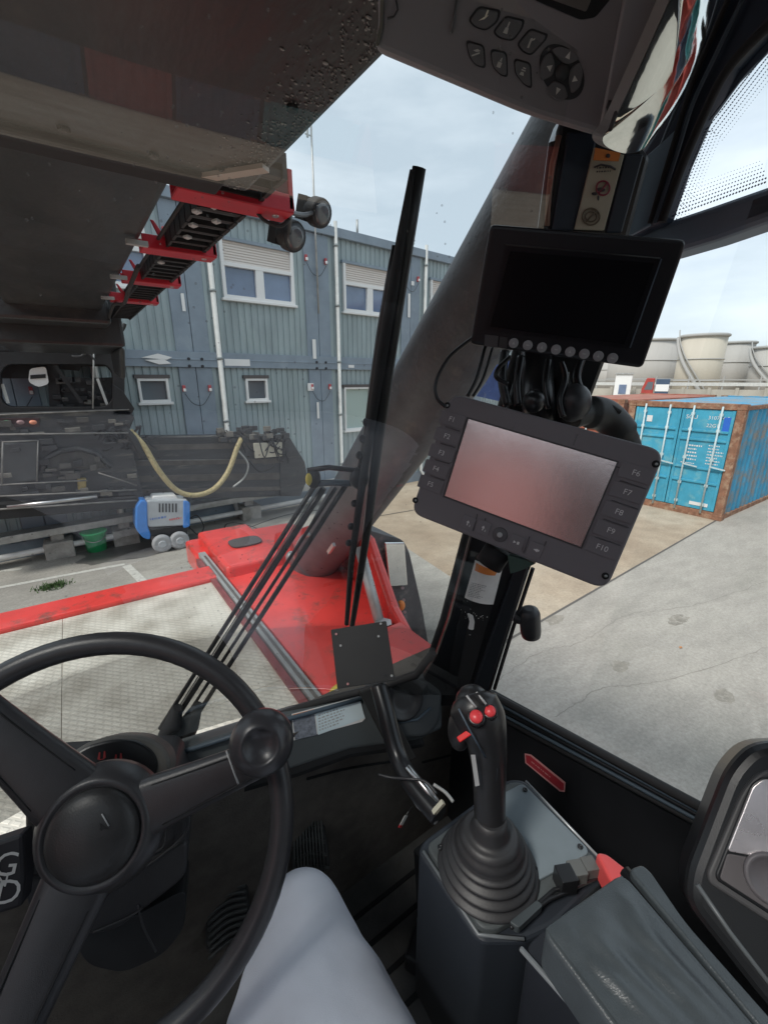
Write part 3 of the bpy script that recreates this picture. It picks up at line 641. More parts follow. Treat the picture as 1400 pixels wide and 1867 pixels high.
n1 = t.nodes.new('ShaderNodeTexNoise'); n1.inputs['Scale'].default_value = 5; n1.inputs['Detail'].default_value = 9; l(g.outputs['Position'], n1.inputs['Vector'])
r1 = t.nodes.new('ShaderNodeValToRGB'); r1.color_ramp.elements[0].position = .35; r1.color_ramp.elements[0].color = (.5, .465, .39, 1); r1.color_ramp.elements[1].position = .6; r1.color_ramp.elements[1].color = (.78, .745, .65, 1); l(n1.outputs['Fac'], r1.inputs['Fac'])
x = t.nodes.new('ShaderNodeMixRGB'); x.blend_type = 'MULTIPLY'; mr = t.nodes.new('ShaderNodeMath'); mr.operation = 'MULTIPLY'; mr.inputs[1].default_value = .16; l(vo.outputs['Fac'], mr.inputs[0]); l(mr.outputs[0], x.inputs['Fac']); l(r1.outputs['Color'], x.inputs['Color1']); x.inputs['Color2'].default_value = (.35, .33, .3, 1); l(x.outputs['Color'], b.inputs['Base Color'])
bp = t.nodes.new('ShaderNodeBump'); bp.inputs['Strength'].default_value = .45; bp.inputs['Distance'].default_value = .004; bp.invert = True; l(vo.outputs['Fac'], bp.inputs['Height']); l(bp.outputs['Normal'], b.inputs['Normal']); b.inputs['Roughness'].default_value = .55; b.inputs['Metallic'].default_value = .15
mc = thing('reach_stacker', 'red front body of the container handler with pale chequer-plate deck below the windscreen', 'container handler', (.3, 2, 0))
mb = MB()
for xa, xb in ((-2.2, -.25), (-.248, .625)):
    for ya, yb in ((.55, 1.7), (1.702, 2.96)): mb.abox((xa, ya, DZ-.012), (xb, yb, DZ), chq)
mb.build('deck_plate', mc, bevel=.002)
mb = MB(); mb.abox((-2.2, 2.965, DZ-.1), (.66, 3.2, DZ+.03), red); mb.build('deck_edge', mc, bevel=.015)
mb = MB(); mb.abox((-2.2, .5, .9), (.9, 3.15, DZ-.02), red); mb.abox((.9, 1.7, .9), (1.5, 3.15, DZ-.22), red); mb.abox((-2.2, -4, .9), (.7, .5, DZ-.25), red); mb.build('chassis', mc)
mb = MB(); mb.abox((.640, 1.3, DZ-.01), (.692, 3.5, DZ+.03), galv); 
mb.abox((.658, 1.4, DZ+.03), (.674, 3.4, DZ+.034), jm)
mb.build('side_rail', mc, bevel=.01)
mb = MB(); mb.abox((.60, 1.3, DZ-.03), (.632, 3.4, DZ+.02), mat('old_red', (.22, .06, .06), .7, var=.3)); mb.build('rail_edge', mc)
# cylinder well and wing to the right of the deck
mb = MB(); mb.prism(rnd_poly([Vector((.70, 1.35, DZ)), Vector((1.2, 1.35, DZ)), Vector((1.66, 3.3, DZ)), Vector((1.6, 3.9, DZ)), Vector((.62, 3.95, DZ)), Vector((.62, 3.52, DZ)), Vector((.70, 3.45, DZ))], .06), (0, 0, -.2), red)
mb.build('wing_floor', mc, bevel=.02)
mb = MB(); wa, wb_ = Vector((1.22, 1.5, 0)), Vector((1.68, 3.4, 0))
mb.prism([wa.lerp(wb_, t)+Vector((0, 0, z)) for t, z in ((0, DZ-.3), (0, DZ+.04), (.15, DZ+.12), (.35, DZ+.40), (.8, DZ+.42), (.95, DZ+.3), (1.1, DZ+.1), (1.1, DZ-.3))], (.06, -.015, 0), red); mb.build('wing_wall', mc, bevel=.02)
mb = MB(); mb.abox((1.0, 1.36, DZ-.05), (1.27, 1.66, DZ+.1), red); mb.abox((1.05, 1.345, DZ-.04), (1.08, 1.36, DZ+.08), redb); mb.abox((1.13, 1.345, DZ-.04), (1.16, 1.36, DZ+.08), redb); mb.build('step_box', mc, bevel=.015)
mb = MB(); mb.prism(rnd_poly([Vector((.85, 3.25, DZ+.095)), Vector((1.1, 3.25, DZ+.095)), Vector((1.1, 3.45, DZ+.095)), Vector((.85, 3.45, DZ+.095))], .08), (0, 0, .01), mat('well_dark', (.09, .08, .08), .8)); mb.build('drain_slot', mc)
mb = MB()
for xx in (cbx-.14, cbx+.10): mb.prism([Vector((xx, y, z)) for y, z in ((cby-.2, DZ), (cby-.14, DZ+.14), (cby, DZ+.2), (cby+.14, DZ+.14), (cby+.2, DZ))], (.04, 0, 0), red)
mb.build('cylinder_bracket', mc, bevel=.01)
mb = MB(); bp_ = Vector((1.2, 1.72, DZ)); mb.cyl(bp_, bp_+Vector((.04, .3, .42)), .03, galv, 12); mb.lathe([(.075, 0), (.075, .03), (.05, .06), (.05, .09)], bp_, (0, 0, 1), steel, 6, smooth=False); mb.build('stay_rod', mc)
mb = MB(); mb.abox((.715, 2.95, DZ-.1), (1.15, 3.85, DZ+.09), red); mb.build('wing_block', mc, bevel=.03, seg=3)
mb = MB(); mb.ell((.78, 1.42, DZ+.02), (.07, 0, 0), (0, .07, 0), (0, 0, .04), yellow); mb.build('beacon_cap', mc)
ty = mat('tyre', (.05, .05, .053), .85, var=.3, vs=7, bump=.4, bs=60, dirt=(.12, .11, .1), ds=6, dth=.52)
mb = MB(); tc_ = Vector((1.3, 2.6, .8)); mb.lathe([(.4, -.2), (.7, -.22), (.78, -.14), (.79, 0), (.78, .14), (.7, .22), (.4, .2)], tc_, (1, 0, 0), ty, 40)
mb.build('front_wheel', mc)
dk = mat('mudguard', (.1, .1, .105), .6, var=.25, vs=9, dirt=(.2, .19, .18), ds=9)
mb = MB(); mb.prism(rnd_poly([onp(a, b, PY(2.3)) for a, b in ((655, 962), (735, 984), (746, 1005), (770, 1110), (788, 1215), (790, 1300), (745, 1300), (722, 1180), (700, 1040), (650, 1000))], .05), (0, .45, 0), dk); mb.build('mudguard', mc, bevel=.02)
# side lamp box with label and small fittings on the wing
def wallp(px, py, x=1.47): return onp(px, py, PY(2.27-(1.5-x)))
mb = MB(); mb.prism([wallp(699, 988, 1.5), wallp(735, 988, 1.5), wallp(741, 1066, 1.5), wallp(708, 1068, 1.5)], (0, -.02, 0), mat('side_mirror_glass', (.8, .8, .78), .12, .9, var=.08, vs=12))
mb.build('side_mirror', mc, bevel=.012, seg=3); 
mb = MB(); mb.ell(wallp(717, 1105, 1.44), (.04, 0, 0), (0, .05, 0), (0, 0, .05), blk); mb.ell(wallp(731, 1104, 1.45), (.03, 0, 0), (0, .03, 0), (0, 0, .04), orange); mb.bar(wallp(712, 1126, 1.45), wallp(726, 1121, 1.45), .02, .02, pvc); mb.build('side_fittings', mc)
mb = MB()
for k in range(7): mb.cyl(wallp(734+k*2, 1072+22*k, 1.5), wallp(734+k*2, 1072+22*k, 1.47), .012, steel, 8)
mb.build('rivets', mc)

# lift cylinder
cy = thing('lift_cylinder', 'thick grey hydraulic lift cylinder rising from the red body past the windscreen', 'hydraulic cylinder', cb)
mb = MB(); mb.lathe([(.10, .05), (.145, .1), (.165, .17), (CR, .28), (CR, 6)], cb, cd, cylm, 56)
mb.lathe([(CR+.004, .55), (CR+.004, .58)], cb, cd, cylm, 56)
mb.build('barrel', cy)
mb = MB(); mb.cyl(cb+Vector((-.16, 0, 0)), cb+Vector((.16, 0, 0)), .045, steel, 16); mb.cyl(cb-cd*.1, cb+cd*.1, .09, blk_m, 20); mb.build('pivot_pin', cy)
mb = MB(); mb.tube(crs([cb+cd*.5+Vector((-.17, -.02, .06)), cb+cd*.7+Vector((-.2, 0, .06)), cb+cd*.95+Vector((-.19, .02, .03)), cb+cd*.95+Vector((-.1, 0, 0))], 6), .016, galv, 8); mb.ell(cb+cd*.45+Vector((-.17, .03, .08)), (.04, 0, 0), (0, .04, 0), (0, 0, .05), galv); mb.build('oil_pipe', cy)
mb = MB(); p = onp(604, 1000, PX(.8)); mb.box(p, (.006, 0, 0), cd*.04, cd.cross(Vector((1, 0, 0)))*.008, steel); mb.build('clip', cy)

# boom
bm_ = thing('boom', 'huge dark boom reaching overhead from the cab towards the container spreader', 'boom', V(0, 3, .6))
BZ = .585
mb = MB(); mb.prism(rnd_poly([V(-.36, 1.64, BZ), V(.60, 1.64, BZ), V(.635, -3, BZ), V(-.36, -3, BZ)], .03), (0, 0, 1.1), boomc); mb.build('outer_section', bm_, bevel=.06, seg=3)
mb = MB(); mb.abox(V(-.32, 1.6, BZ+.035), V(.40, 6.3, BZ+.95), boomc); mb.build('inner_section', bm_, bevel=.03, seg=3)
mb = MB(); mb.abox(V(-.36, 1.55, BZ-.02), V(.5, 1.66, BZ+.03), blk_m); mb.build('wear_pad', bm_, bevel=.01)
mb = MB(); mb.abox(V(-.5, 5.7, .33), V(.6, 7.6, 1.4), boomc); mb.abox(V(-.5, 5.2, .5), V(.46, 5.7, .72), boomc)
mb.prism([V(.6, 5.8, .33), V(.6, 7.0, .33), V(.6, 6.9, .05), V(.6, 6.2, .0)], (-.06, 0, 0), boomc)
mb.build('boom_head', bm_, bevel=.03)
# grime and bolts along the outer edge
grime = mat('dried_grime', (.24, .23, .22), .8, var=.5, vs=60)
mb = MB(); rg = random.Random(4)
for k in range(1100):
    y = rg.uniform(.3, 1.62); x = .583-abs(rg.gauss(0, .06)); s_ = abs(rg.gauss(.0, .0011))+.0006
    mb.ell(V(x, y, BZ-.001), (s_*rg.uniform(.6, 2.2), 0, 0), (0, s_, 0), (0, 0, .002), grime, n=4, seg=6)
mb.build('grime_specks', bm_, kind='stuff')
for bx_, by_ in ((.1, 1.5), (.3, 1.52), (.48, 1.5), (.52, 1.1)): MB().lathe([(.014, 0), (.014, .008), (.009, .011)], V(bx_, by_, BZ), (0, 0, -1), chainm, 6, smooth=False).build('bolt_head', bm_)
mb = MB(); mb.bar(V(.40, 1.62, BZ-.01), V(.57, 1.4, BZ-.01), .035, .012, mat('bare_metal', (.38, .33, .28), .5, .4)); mb.build('wear_strip', bm_)
mb = MB(); mb.bar(V(.19, .63, BZ-.002), V(.27, .59, BZ-.002), .004, .003, lgrey); mb.build('paint_scratch', bm_)
# chain tray
ch = thing('energy_chain', 'black link chain tray hung along the right side of the boom by red brackets', 'cable chain', V(.58, 3, .6))
mb = MB(); y = 1.5
while y < 5.6:
    mb.abox(V(.50, y, .60), V(.512, y+.085, .67), chainm); mb.abox(V(.665, y, .60), V(.68, y+.085, .67), chainm)
    mb.abox(V(.512, y+.01, .605), V(.665, y+.035, .625), chainm); mb.abox(V(.512, y+.05, .61), V(.665, y+.062, .622), blk); y += .1
mb.abox(V(.512, 1.5, .64), V(.665, 5.6, .665), rubber); mb.build('chain_links', ch)
mb = MB()
for k, (yy, xx) in enumerate(((1.95, .51), (2.12, .535), (2.3, .55), (2.02, .6), (2.85, .53), (1.86, .55))): mb.box(V(xx, yy, .6), (.012, .01, 0), (-.006, .016, 0), (0, 0, .004), lgrey)
mb.build('paint_chips', ch)
mb = MB()
mb.tube(crs([V(.44, 3.0, .6), V(.42, 3.4, .53), V(.44, 3.9, .52), V(.43, 4.5, .58), V(.45, 5.4, .55)], 6), .012, rubber, 6); mb.tube([V(.47, 1.7, .63), V(.47, 3.2, .63)], .008, rubber, 6); mb.build('cables', ch)
for i, (px0, px1, yy, dz) in enumerate(((345, 548, 1.72, 0), (240, 400, 2.52, 0), (196, 331, 3.38, 0), (188, 289, 4.25, 0))):
    xr = .80 if i == 0 else .735; xl = .40
    mb = MB(); z0 = .585
    mb.abox(V(xl, yy, z0), V(xr, yy+.12, z0+.012), redb); mb.abox(V(xl, yy, z0+.012), V(xr, yy+.012, z0+.06), redb); mb.abox(V(xl, yy+.108, z0+.012), V(xr, yy+.12, z0+.06), redb)
    mb.abox(V(xr-.02, yy+.0, z0+.01), V(xr, yy+.12, z0+(.14 if i == 0 else .07)), redb)
    mb.prism([V(.47, yy-.004, z0+.06), V(.445, yy-.004, z0+.12), V(.46, yy-.004, z0+.12), V(.5, yy-.004, z0+.06)], (0, .012, 0), redb)
    mb.cyl(V(xr-.05, yy+.06, z0-.004), V(xr-.05, yy+.06, z0+.02), .014, steel, 8)
    o = mb.build('tray_bracket', ch, bevel=.004)
    mb = MB(); mb.abox(V(.33, yy-.03, z0+.0), V(.42, yy+.0, z0+.02), galv)
    if i > 0: mb.build('bracket_bar', ch)
# work lamps on the first bracket
lampm = mat('lamp_black', (.02, .021, .023), .6, bump=.2, bs=300, dirt=(.1, .1, .1), ds=60, dth=.6)
for (px, py, d, lab, rr) in ((575, 386, 2.0, 'round black work lamp at the tip of the nearest red bracket', .06), (526, 428, 1.95, 'round black work lamp hanging just below the nearest red bracket', .063)):
    c = at(px, py, d); lm = thing('work_lamp', lab, 'work lamp', c, 'work lamps on the boom bracket')
    ax = Vector((.25, -.9, -.35)).normalized(); mb = MB(); mb.lathe([(.02, .07), (rr*.7, .05), (rr, .0), (rr, -.04), (rr*.93, -.05)], c, ax*-1, lampm, 28); 
    for k in range(6):
        u = ax.cross(Vector((0, 0, 1))).normalized(); mb.box(c+u*(k-2.5)*rr*.32-ax*.045, u*.003, ax*.03, ax.cross(u)*rr*.8, lampm)
    mb.build('lamp_housing', lm)
    mb = MB(); mb.lathe([(rr*.86, 0), (rr*.5, .008), (.001, .01)], c+ax*.05, ax, mat('lamp_lens', (.12, .13, .14), .15, spec=.8), 24); mb.build('lamp_lens', lm)
    mb = MB(); e = V(.8, 1.76, .6); mb.tube(crs([e, (e+c)/2+Vector((0, 0, -.01)), c], 5), .009, blk, 8); mb.build('bracket_arm', lm)
mb = MB(); mb.tube(crs([onp(462, 375, PY(1.8)), onp(480, 400, PY(1.8)), onp(512, 412, PY(1.8)), onp(530, 395, PY(1.8))], 6), .007, rubber, 6)
tag(mb.build('lamp_cable'), 'thin black cable drooping from the first red bracket to the lower lamp', 'cable')

# ================================================================== SPREADER
YS = 9.0
def sp(px, py, y=0): return onp(px, py, PY(YS+y))
sr = thing('spreader', 'grimy black telescopic container spreader hanging under the boom head with a yellow hose', 'spreader', sp(100, 850))
def slab(name, pts, th, m, y=0, bev=.02, par=None): return MB().prism([sp(a, b, y) for a, b in pts], (0, th, 0), m).build(name, par or sr, bevel=bev)
slab('telescopic_beam', [(90, 800), (510, 795), (520, 905), (90, 920)], .5, spr, .15)
mb = MB()
for ya, yb in ((812, 822), (842, 850), (868, 880), (893, 900)): mb.prism([sp(a, b, .13) for a, b in ((238, ya), (515, ya-6), (515, yb-6), (238, yb))], (0, .06, 0), mat('spreader_worn', (.09, .08, .07), .7, var=.4, vs=5))
mb.build('beam_ribs', sr, bevel=.005)
slab('main_frame', [(-120, 790), (235, 788), (262, 905), (250, 915), (-120, 955)], .8, spr, -.1)
slab('top_frame', [(-60, 755), (236, 745), (246, 762), (235, 788), (-60, 792)], .7, spr, -.15)
slab('lower_beam', [(-120, 925), (250, 905), (262, 925), (-120, 958)], .35, mat('spreader_low', (.02, .02, .021), .7, var=.3), -.25)
slab('side_plate', [(4, 808), (70, 805), (68, 876), (4, 884)], .12, mat('spreader_plate', (.055, .058, .06), .5, var=.2), -.22)
mb = MB(); arch = [(78, 860), (85, 835), (110, 822), (145, 818), (175, 825), (196, 845), (203, 852)]
mb.tube([sp(a, b, -.14) for a, b in arch], .04, spr, 8); mb.build('arch_rib', sr)
slab('arch_plate', [(80, 862), (88, 838), (112, 826), (145, 822), (172, 829), (192, 848), (199, 852)], .03, mat('spreader_mid', (.075, .07, .062), .7, var=.4, vs=5), -.12)
mb = MB(); mb.tube([sp(14, 925, -.3), sp(178, 905, -.3)], .035, steel, 10); mb.build('hydraulic_rod', sr)
slab('yellow_block', [(141, 872), (158, 872), (158, 897), (143, 897)], .1, mat('worn_yellow', (.3, .23, .08), .7, var=.4, vs=10), -.2)
slab('end_plate', [(510, 795), (528, 796), (556, 842), (562, 872), (548, 905), (512, 905)], .35, spr, .1)
slab('type_plate', [(462, 808), (515, 806), (515, 832), (465, 836)], .03, mat('cream_plate', (.5, .47, .38), .6, var=.1), .04)
mb = MB(); rg = random.Random(12)
for k in range(70):
    a = rg.uniform(400, 525); b = rg.uniform(780, 806); p = sp(a, b, rg.uniform(0, .4)); r_ = rg.uniform(.02, .055)
    mb.box(p, (r_*1.4, 0, 0), (0, r_, 0), (0, 0, r_), spr if k % 3 else mat('spreader_pale', (.16, .15, .13), .7, var=.4))
mb.build('valve_block', sr, bevel=.006)
mb = MB()
for k in range(14):
    a0 = rg.uniform(190, 260); pts = [sp(a0+j*rg.uniform(12, 24)-30, 775+rg.uniform(0, 45), rg.uniform(-.25, .0)) for j in range(4)]; mb.tube(crs(pts, 5), .018, rubber, 6)
for k in range(10):
    a0 = rg.uniform(400, 500); pts = [sp(a0+j*12, 790+rg.uniform(-8, 40)+j*6, rg.uniform(-.05, .1)) for j in range(4)]; mb.tube(crs(pts, 5), .014, rubber, 6)
mb.tube(crs([sp(435, 822, .0), sp(452, 845, -.02), sp(446, 870, -.02), sp(425, 888, .0)], 6), .02, galv, 8); mb.tube(crs([sp(455, 840, .0), sp(475, 860, -.02), sp(500, 850, .0)], 6), .018, rubber, 8)
mb.build('hydraulic_hoses', sr)
yh = mat('hose_yellow', (.4, .33, .17), .55, var=.35, vs=30, dirt=(.12, .1, .07), ds=20, dth=.6)
mb = MB(); hp_ = crs([sp(238, 785, -.15), sp(262, 812, -.25), sp(290, 858, -.3), sp(320, 892, -.3), sp(352, 903, -.3), sp(388, 893, -.25), (sp(415, 862, -.15)), sp(433, 815, -.02), sp(440, 800, .05)], 16); mb.tube(hp_, [.047*(1+.09*(i % 2)) for i in range(len(hp_))], yh, 12); mb.build('yellow_hose', sr)
mb = MB(); mb.tube(crs([sp(226, 782, -.2), sp(244, 800, -.25), sp(262, 835, -.25)], 6), .06, rubber, 10); mb.build('hose_sleeve', sr)
# head frame with rounded openings, wall of black steel round them
fm = mat('headframe_black', (.016, .016, .017), .55, var=.3, vs=5)
mb = MB(); top, bot = 636, 757
def ring(mb, outer, inner, th, m, y):
    n = len(inner); O = [sp(*outer[i], y) for i in range(n)]; I = [sp(*inner[i], y) for i in range(n)]; d = Vector((0, th, 0)); vs = O+I+[p+d for p in O]+[p+d for p in I]; fs = []
    for i in range(n):
        j = (i+1) % n; fs += [[i, j, n+j, n+i], [2*n+i, 3*n+i, 3*n+j, 2*n+j], [i, 2*n+i, 2*n+j, j], [n+i, n+j, 3*n+j, 3*n+i]]
    mb.add(vs, fs, m)
def roundrect(x0, y0, x1, y1, r, n=6):
    o = []
    for cx, cy, a0 in ((x1-r, y0+r, -90), (x1-r, y1-r, 0), (x0+r, y1-r, 90), (x0+r, y0+r, 180)):
        for k in range(n+1): a = R(a0+90*k/n); o.append((cx+r*math.cos(a), cy+r*math.sin(a)))
    return o
inn = roundrect(2, 664, 206, 742, 22); cx, cy0 = 104, 703
outr = []
for (a, b) in inn: 
    dx, dy = a-cx, b-cy0; q = min(124/max(abs(dx), 1e-3), 62/max(abs(dy), 1e-3)); outr.append((cx+dx*q, cy0-4+dy*q))
ring(mb, outr, inn, .25, fm, -.1); mb.build('head_frame', sr, bevel=.01)
slab('head_beam', [(-80, 585), (205, 585), (222, 605), (215, 640), (-80, 645)], .9, fm, -.1)
slab('head_column', [(96, 585), (108, 640), (112, 760), (92, 760), (84, 640)], .2, fm, .2, .005)
mb = MB(); mb.prism([sp(a, b, .3) for a, b in ((94, 690), (205, 688), (210, 745), (94, 745))], (0, .05, 0), mat('frame_back', (.06, .063, .065), .6, var=.5, vs=6)); mb.prism([sp(a, b, .35) for a, b in ((0, 640), (215, 640), (215, 668), (150, 668), (145, 676), (90, 672), (60, 690), (0, 690))], (0, .05, 0), fm); mb.build('frame_back', sr)
mb = MB()
for k in range(26):
    a = rg.uniform(95, 200); b = rg.uniform(690, 742); p = sp(a, b, .15); r_ = rg.uniform(.02, .07); mb.box(p, (r_, 0, 0), (0, .05, 0), (0, 0, r_*.7), rg.choice([fm, spr, MC['spreader_plate'], mat('spreader_pale', (.16, .15, .13))]))
mb.build('head_machinery', sr, bevel=.004)
mb = MB(); mb.prism(rnd_poly([sp(a, b, .05) for a, b in ((55, 672), (84, 668), (90, 700), (70, 706), (52, 696))], .05), (0, .1, 0), labw); mb.prism([sp(a, b, .03) for a, b in ((56, 684), (84, 682), (84, 689), (56, 691))], (0, .03, 0), fm); mb.build('white_guard', sr)
mb = MB(); mb.bar(sp(100, 665, 0), sp(150, 735, 0), .06, .05, fm); mb.bar(sp(178, 690, 0), sp(196, 738, 0), .05, .04, pipem); mb.bar(sp(5, 700, 0), sp(16, 735, 0), .05, .04, pipem); mb.build('head_braces', sr)
mb = MB(); mb.tube([sp(172, 600, -.2), sp(170, 745, -.2)], .012, galv, 6); mb.tube(crs([sp(207, 620, -.1), sp(224, 600, -.1), sp(228, 590, -.1)], 4), .03, fm, 8); mb.tube(crs([sp(212, 575, -.2), sp(214, 620, -.2)], 4), .012, galv, 6)
mb.tube(crs([sp(214, 600, -.2), sp(222, 602, -.2), sp(222, 614, -.2), sp(212, 616, -.2)], 4), .018, galv, 6); mb.build('head_cables', sr)
slab('head_foot', [(206, 700), (224, 712), (246, 745), (240, 757), (206, 757)], .3, fm, -.15, .01)
for px, m in ((13, mat('lamp_green', (.05, .2, .1), .3)), (38, mat('lamp_dull', (.35, .22, .22), .3)), (61, mat('lamp_orange', (.8, .3, .18), .3))):
    mb = MB(); mb.ell(sp(px, 770, -.2), (.05, 0, 0), (0, .03, 0), (0, 0, .035), m); mb.build('signal_lamp', sr)
slab('lamp_strip', [(-20, 763), (72, 762), (72, 778), (-20, 779)], .06, mat('lamp_strip', (.05, .02, .02), .5), -.19, .004)

# worn edges with highlight lines painted in as grey tubes, pipes and small fittings that clutter the spreader's front
edgem = mat('worn_highlight', (.17, .165, .155), .55, .2, var=.4, vs=8)
mb = MB()
for x0, y0, x1, y1, r_ in ((-40, 758, 236, 747, .012), (-40, 793, 235, 789, .014), (4, 806, 70, 803, .012), (0, 884, 160, 876, .012), (0, 905, 250, 893, .014), (-20, 930, 250, 912, .016), (238, 797, 505, 794, .014), (70, 803, 68, 878, .01), (6, 806, 4, 884, .014), (240, 840, 420, 838, .012), (180, 862, 250, 885, .012)):
    mb.tube([sp(x0, y0, -.32), sp(x1, y1, -.32 if x1 < 260 else .1)] if x0 < 230 else [sp(x0, y0, .1), sp(x1, y1, .1)], r_, edgem, 6)
mb.build('worn_highlights', sr)
for k in range(46):
    a = rg.uniform(4, 245); b = rg.choice([rg.uniform(764, 800), rg.uniform(884, 902), rg.uniform(800, 870)]); p = sp(a, b, -.22+rg.uniform(0, .1)); w1 = rg.uniform(.02, .12); h1 = rg.uniform(.015, .05)
    MB().box(p, (w1, 0, 0), (0, .05, 0), (0, 0, h1), rg.choice([spr, fm, MC['spreader_plate'], MC['spreader_pale'], MC['spreader_mid']])).build('fitting', sr, bevel=.005)
for k in range(10):
    a0 = rg.uniform(0, 190); b0 = rg.uniform(590, 640); mb = MB(); mb.tube(crs([sp(a0+j*rg.uniform(8, 18), b0+rg.uniform(-12, 22), -.2) for j in range(4)], 5), rg.uniform(.012, .03), rg.choice([rubber, edgem, spr]), 6); mb.build('hose_run', sr)
# ================================================================== THE CAB
def yw(x, z): return .68-.75*x*x-.25*(z+.55)               # inside of the curved, raked windscreen
def onw(px, py, off=0):
    r = ray(px, py); a, b = .05, 3.0
    for _ in range(40):
        m = (a+b)/2; p = r*m
        if p.y > yw(p.x, p.z)+off: b = m
        else: a = m
    return CAM+r*a
cab = thing('cab', 'black operator cab frame with windscreen pillar, window sill, dash ledge and dark footwell', 'cab', V(0, 0, -1.08))
mb = MB(); mb.grid(lambda u, v: V(-.75+(1.26-.075*v)*u, yw(-.75+(1.26-.075*v)*u, -.58+1.02*v), -.58+1.02*v), 30, 24, glassmat('windscreen_glass', .08, (.97, .985, .98), .35)); mb.build('windscreen', cab)
mb = MB(); mb.sheet([V(.66, .33, -.6), V(.66, -.8, -.52), V(.66, -.8, .4), V(.66, .2, .4)], glassmat('side_glass', .008, (.97, .98, .98))); mb.build('side_window', cab)
# roof, rear and left shell
trim = mat('cab_lining', (.035, .035, .037), .85)
mb = MB(); mb.abox(V(-.78, -1.0, .42), V(.68, -.8, .47), trim); mb.abox(V(-.78, -.8, .42), V(-.66, .3, .47), trim); mb.abox(V(.05, -.8, .42), V(.10, .3, .47), trim); mb.abox(V(.6, -.8, .42), V(.68, .3, .47), trim); mb.abox(V(-.66, .22, .42), V(.05, .3, .47), trim); mb.abox(V(.1, .22, .42), V(.6, .3, .47), trim); mb.build('roof', cab)
mb = MB(); mb.abox(V(.095, -.42, .03), V(.178, -.36, .42), trim); mb.build('reflection_blocker', cab, bevel=.01)  # unseen block, added to keep the rear reflection off the wiper tip
mb = MB(); mb.abox(V(-.78, -1.0, -1.1), V(.68, -.95, -.04), trim); mb.abox(V(-.78, -1.0, .215), V(.68, -.95, .42), trim); mb.abox(V(-.78, -.95, -.04), V(-.24, -.9, .42), trim); mb.abox(V(.58, -.95, -.04), V(.68, -.88, .42), trim); mb.build('rear_wall', cab)
mb = MB(); mb.abox(V(-.80, -1.0, -1.1), V(-.76, .6, -.55), trim); mb.abox(V(-.80, .3, -.6), V(-.74, .5, .42), trim); mb.abox(V(-.8, -1, .38), V(-.74, .35, .42), trim); mb.abox(V(-.80, -1.0, -.55), V(-.76, -.33, .38), trim); mb.build('left_wall', cab)
# A pillar
upv = Vector((0, -.16, .86)).normalized(); hv = Vector((.75, -.66, 0)).normalized(); pn = upv.cross(hv).normalized()
pil = plane_panel(V(.54, .5, -.6), pn)
def pil_pr(mb, pts, h, th, m, r=0): 
    q = pil.poly(pts, h); q = rnd_poly(q, r) if r else q
    return mb.prism(q, -pil.n*th, m)
mb = MB(); pil_pr(mb, [(770, 1236), (795, 1195), (818, 1130), (856, 985), (905, 820), (960, 610), (992, 412), (1016, 236), (1030, 195), (1130, 215), (1188, 285), (1150, 425), (1112, 640), (1040, 830), (967, 1040), (896, 1258), (860, 1290), (800, 1290)], 0, .05, blk_s)
mb.build('pillar', cab, bevel=.006)
mb = MB(); pil_pr(mb, [(1034, 240), (1092, 240), (1046, 420), (1004, 420)], .003, .006, navy); pil_pr(mb, [(1140, 280), (1174, 280), (1134, 424), (1104, 424)], .003, .006, navy)
mb.build('pillar_trim', cab, bevel=.002)
mb = MB()
mb.tube([pil.px(a, b, .004) for a, b in ((1018, 248), (1006, 300), (999, 360), (996, 412))], .0035, mat('seal_tan', (.2, .11, .08), .6), 8)
mb.tube([pil.px(a, b, .0) for a, b in ((1010, 260), (990, 412), (950, 610), (893, 820), (846, 985), (808, 1128), (786, 1192), (758, 1228), (700, 1248))], .006, rubber, 8)
mb.tube([pil.px(a, b, .0) for a, b in ((971, 1036), (935, 1145), (901, 1256))], .0035, rubber, 8)
mb.tube([pil.px(a, b, .004) for a, b in ((963, 1040), (929, 1145), (894, 1258))], .0012, galv, 6); mb.build('window_seal', cab)
mb = MB()
for pts, h in (([(868, 1010), (925, 1010), (858, 1250), (812, 1262), (830, 1150)], .0025),): pil_pr(mb, pts, h, .004, blk_m)
pil_pr(mb, [(938, 1036), (962, 1036), (890, 1258), (862, 1258)], .008, .01, mat('pillar_face', (.018, .021, .026), .35))
mb.build('pillar_cover', cab, bevel=.003)
# lower warning label wrapped round a rib of the pillar
def curved_label(px4, h, bulge, m):
    P = [pil.px(a, b, h) for a, b in px4]
    return lambda u, v: (P[0]*(1-u)+P[1]*u)*(1-v)+(P[3]*(1-u)+P[2]*u)*v+pil.n*bulge*(1-(2*u-1)**2)
lw = thing('warning_label', 'white warning label with orange header on the pillar below the grey terminal', 'label', pil.px(880, 1060))
mb = MB(); fn = curved_label(((866, 1022), (915, 1040), (899, 1102), (847, 1090)), .006, .006, labw); mb.grid(fn, 10, 8, labw)
mb.prism([pil.px(a, b, .004) for a, b in ((866, 1022), (915, 1040), (899, 1102), (847, 1090))], -pil.n*.003, labw)
mb.build('label_sheet', lw)
mb = MB(); f2 = curved_label(((868, 1026), (911, 1040), (907, 1049), (865, 1040)), .0075, .006, orange); mb.grid(f2, 8, 2, orange)
e1 = (pil.px(899, 1102)-pil.px(847, 1090)).normalized(); e2 = (pil.px(866, 1022)-pil.px(847, 1090)).normalized()
mb.marks(pil.px(852, 1088, .0135), e1, e2, .026, .03, 9, mat('label_print', (.3, .3, .3), .6), seed=5); mb.build('label_print', lw)
mb = MB(); rg = random.Random(9)
for k in range(26):
    a = rg.gauss(862, 15); b = rg.gauss(1122, 11); mb.ell(pil.px(a, b, .005), pil.ex*.0015*rg.random(), pil.ey*.0015*rg.random(), pil.n*.0006, white, n=4, seg=6)
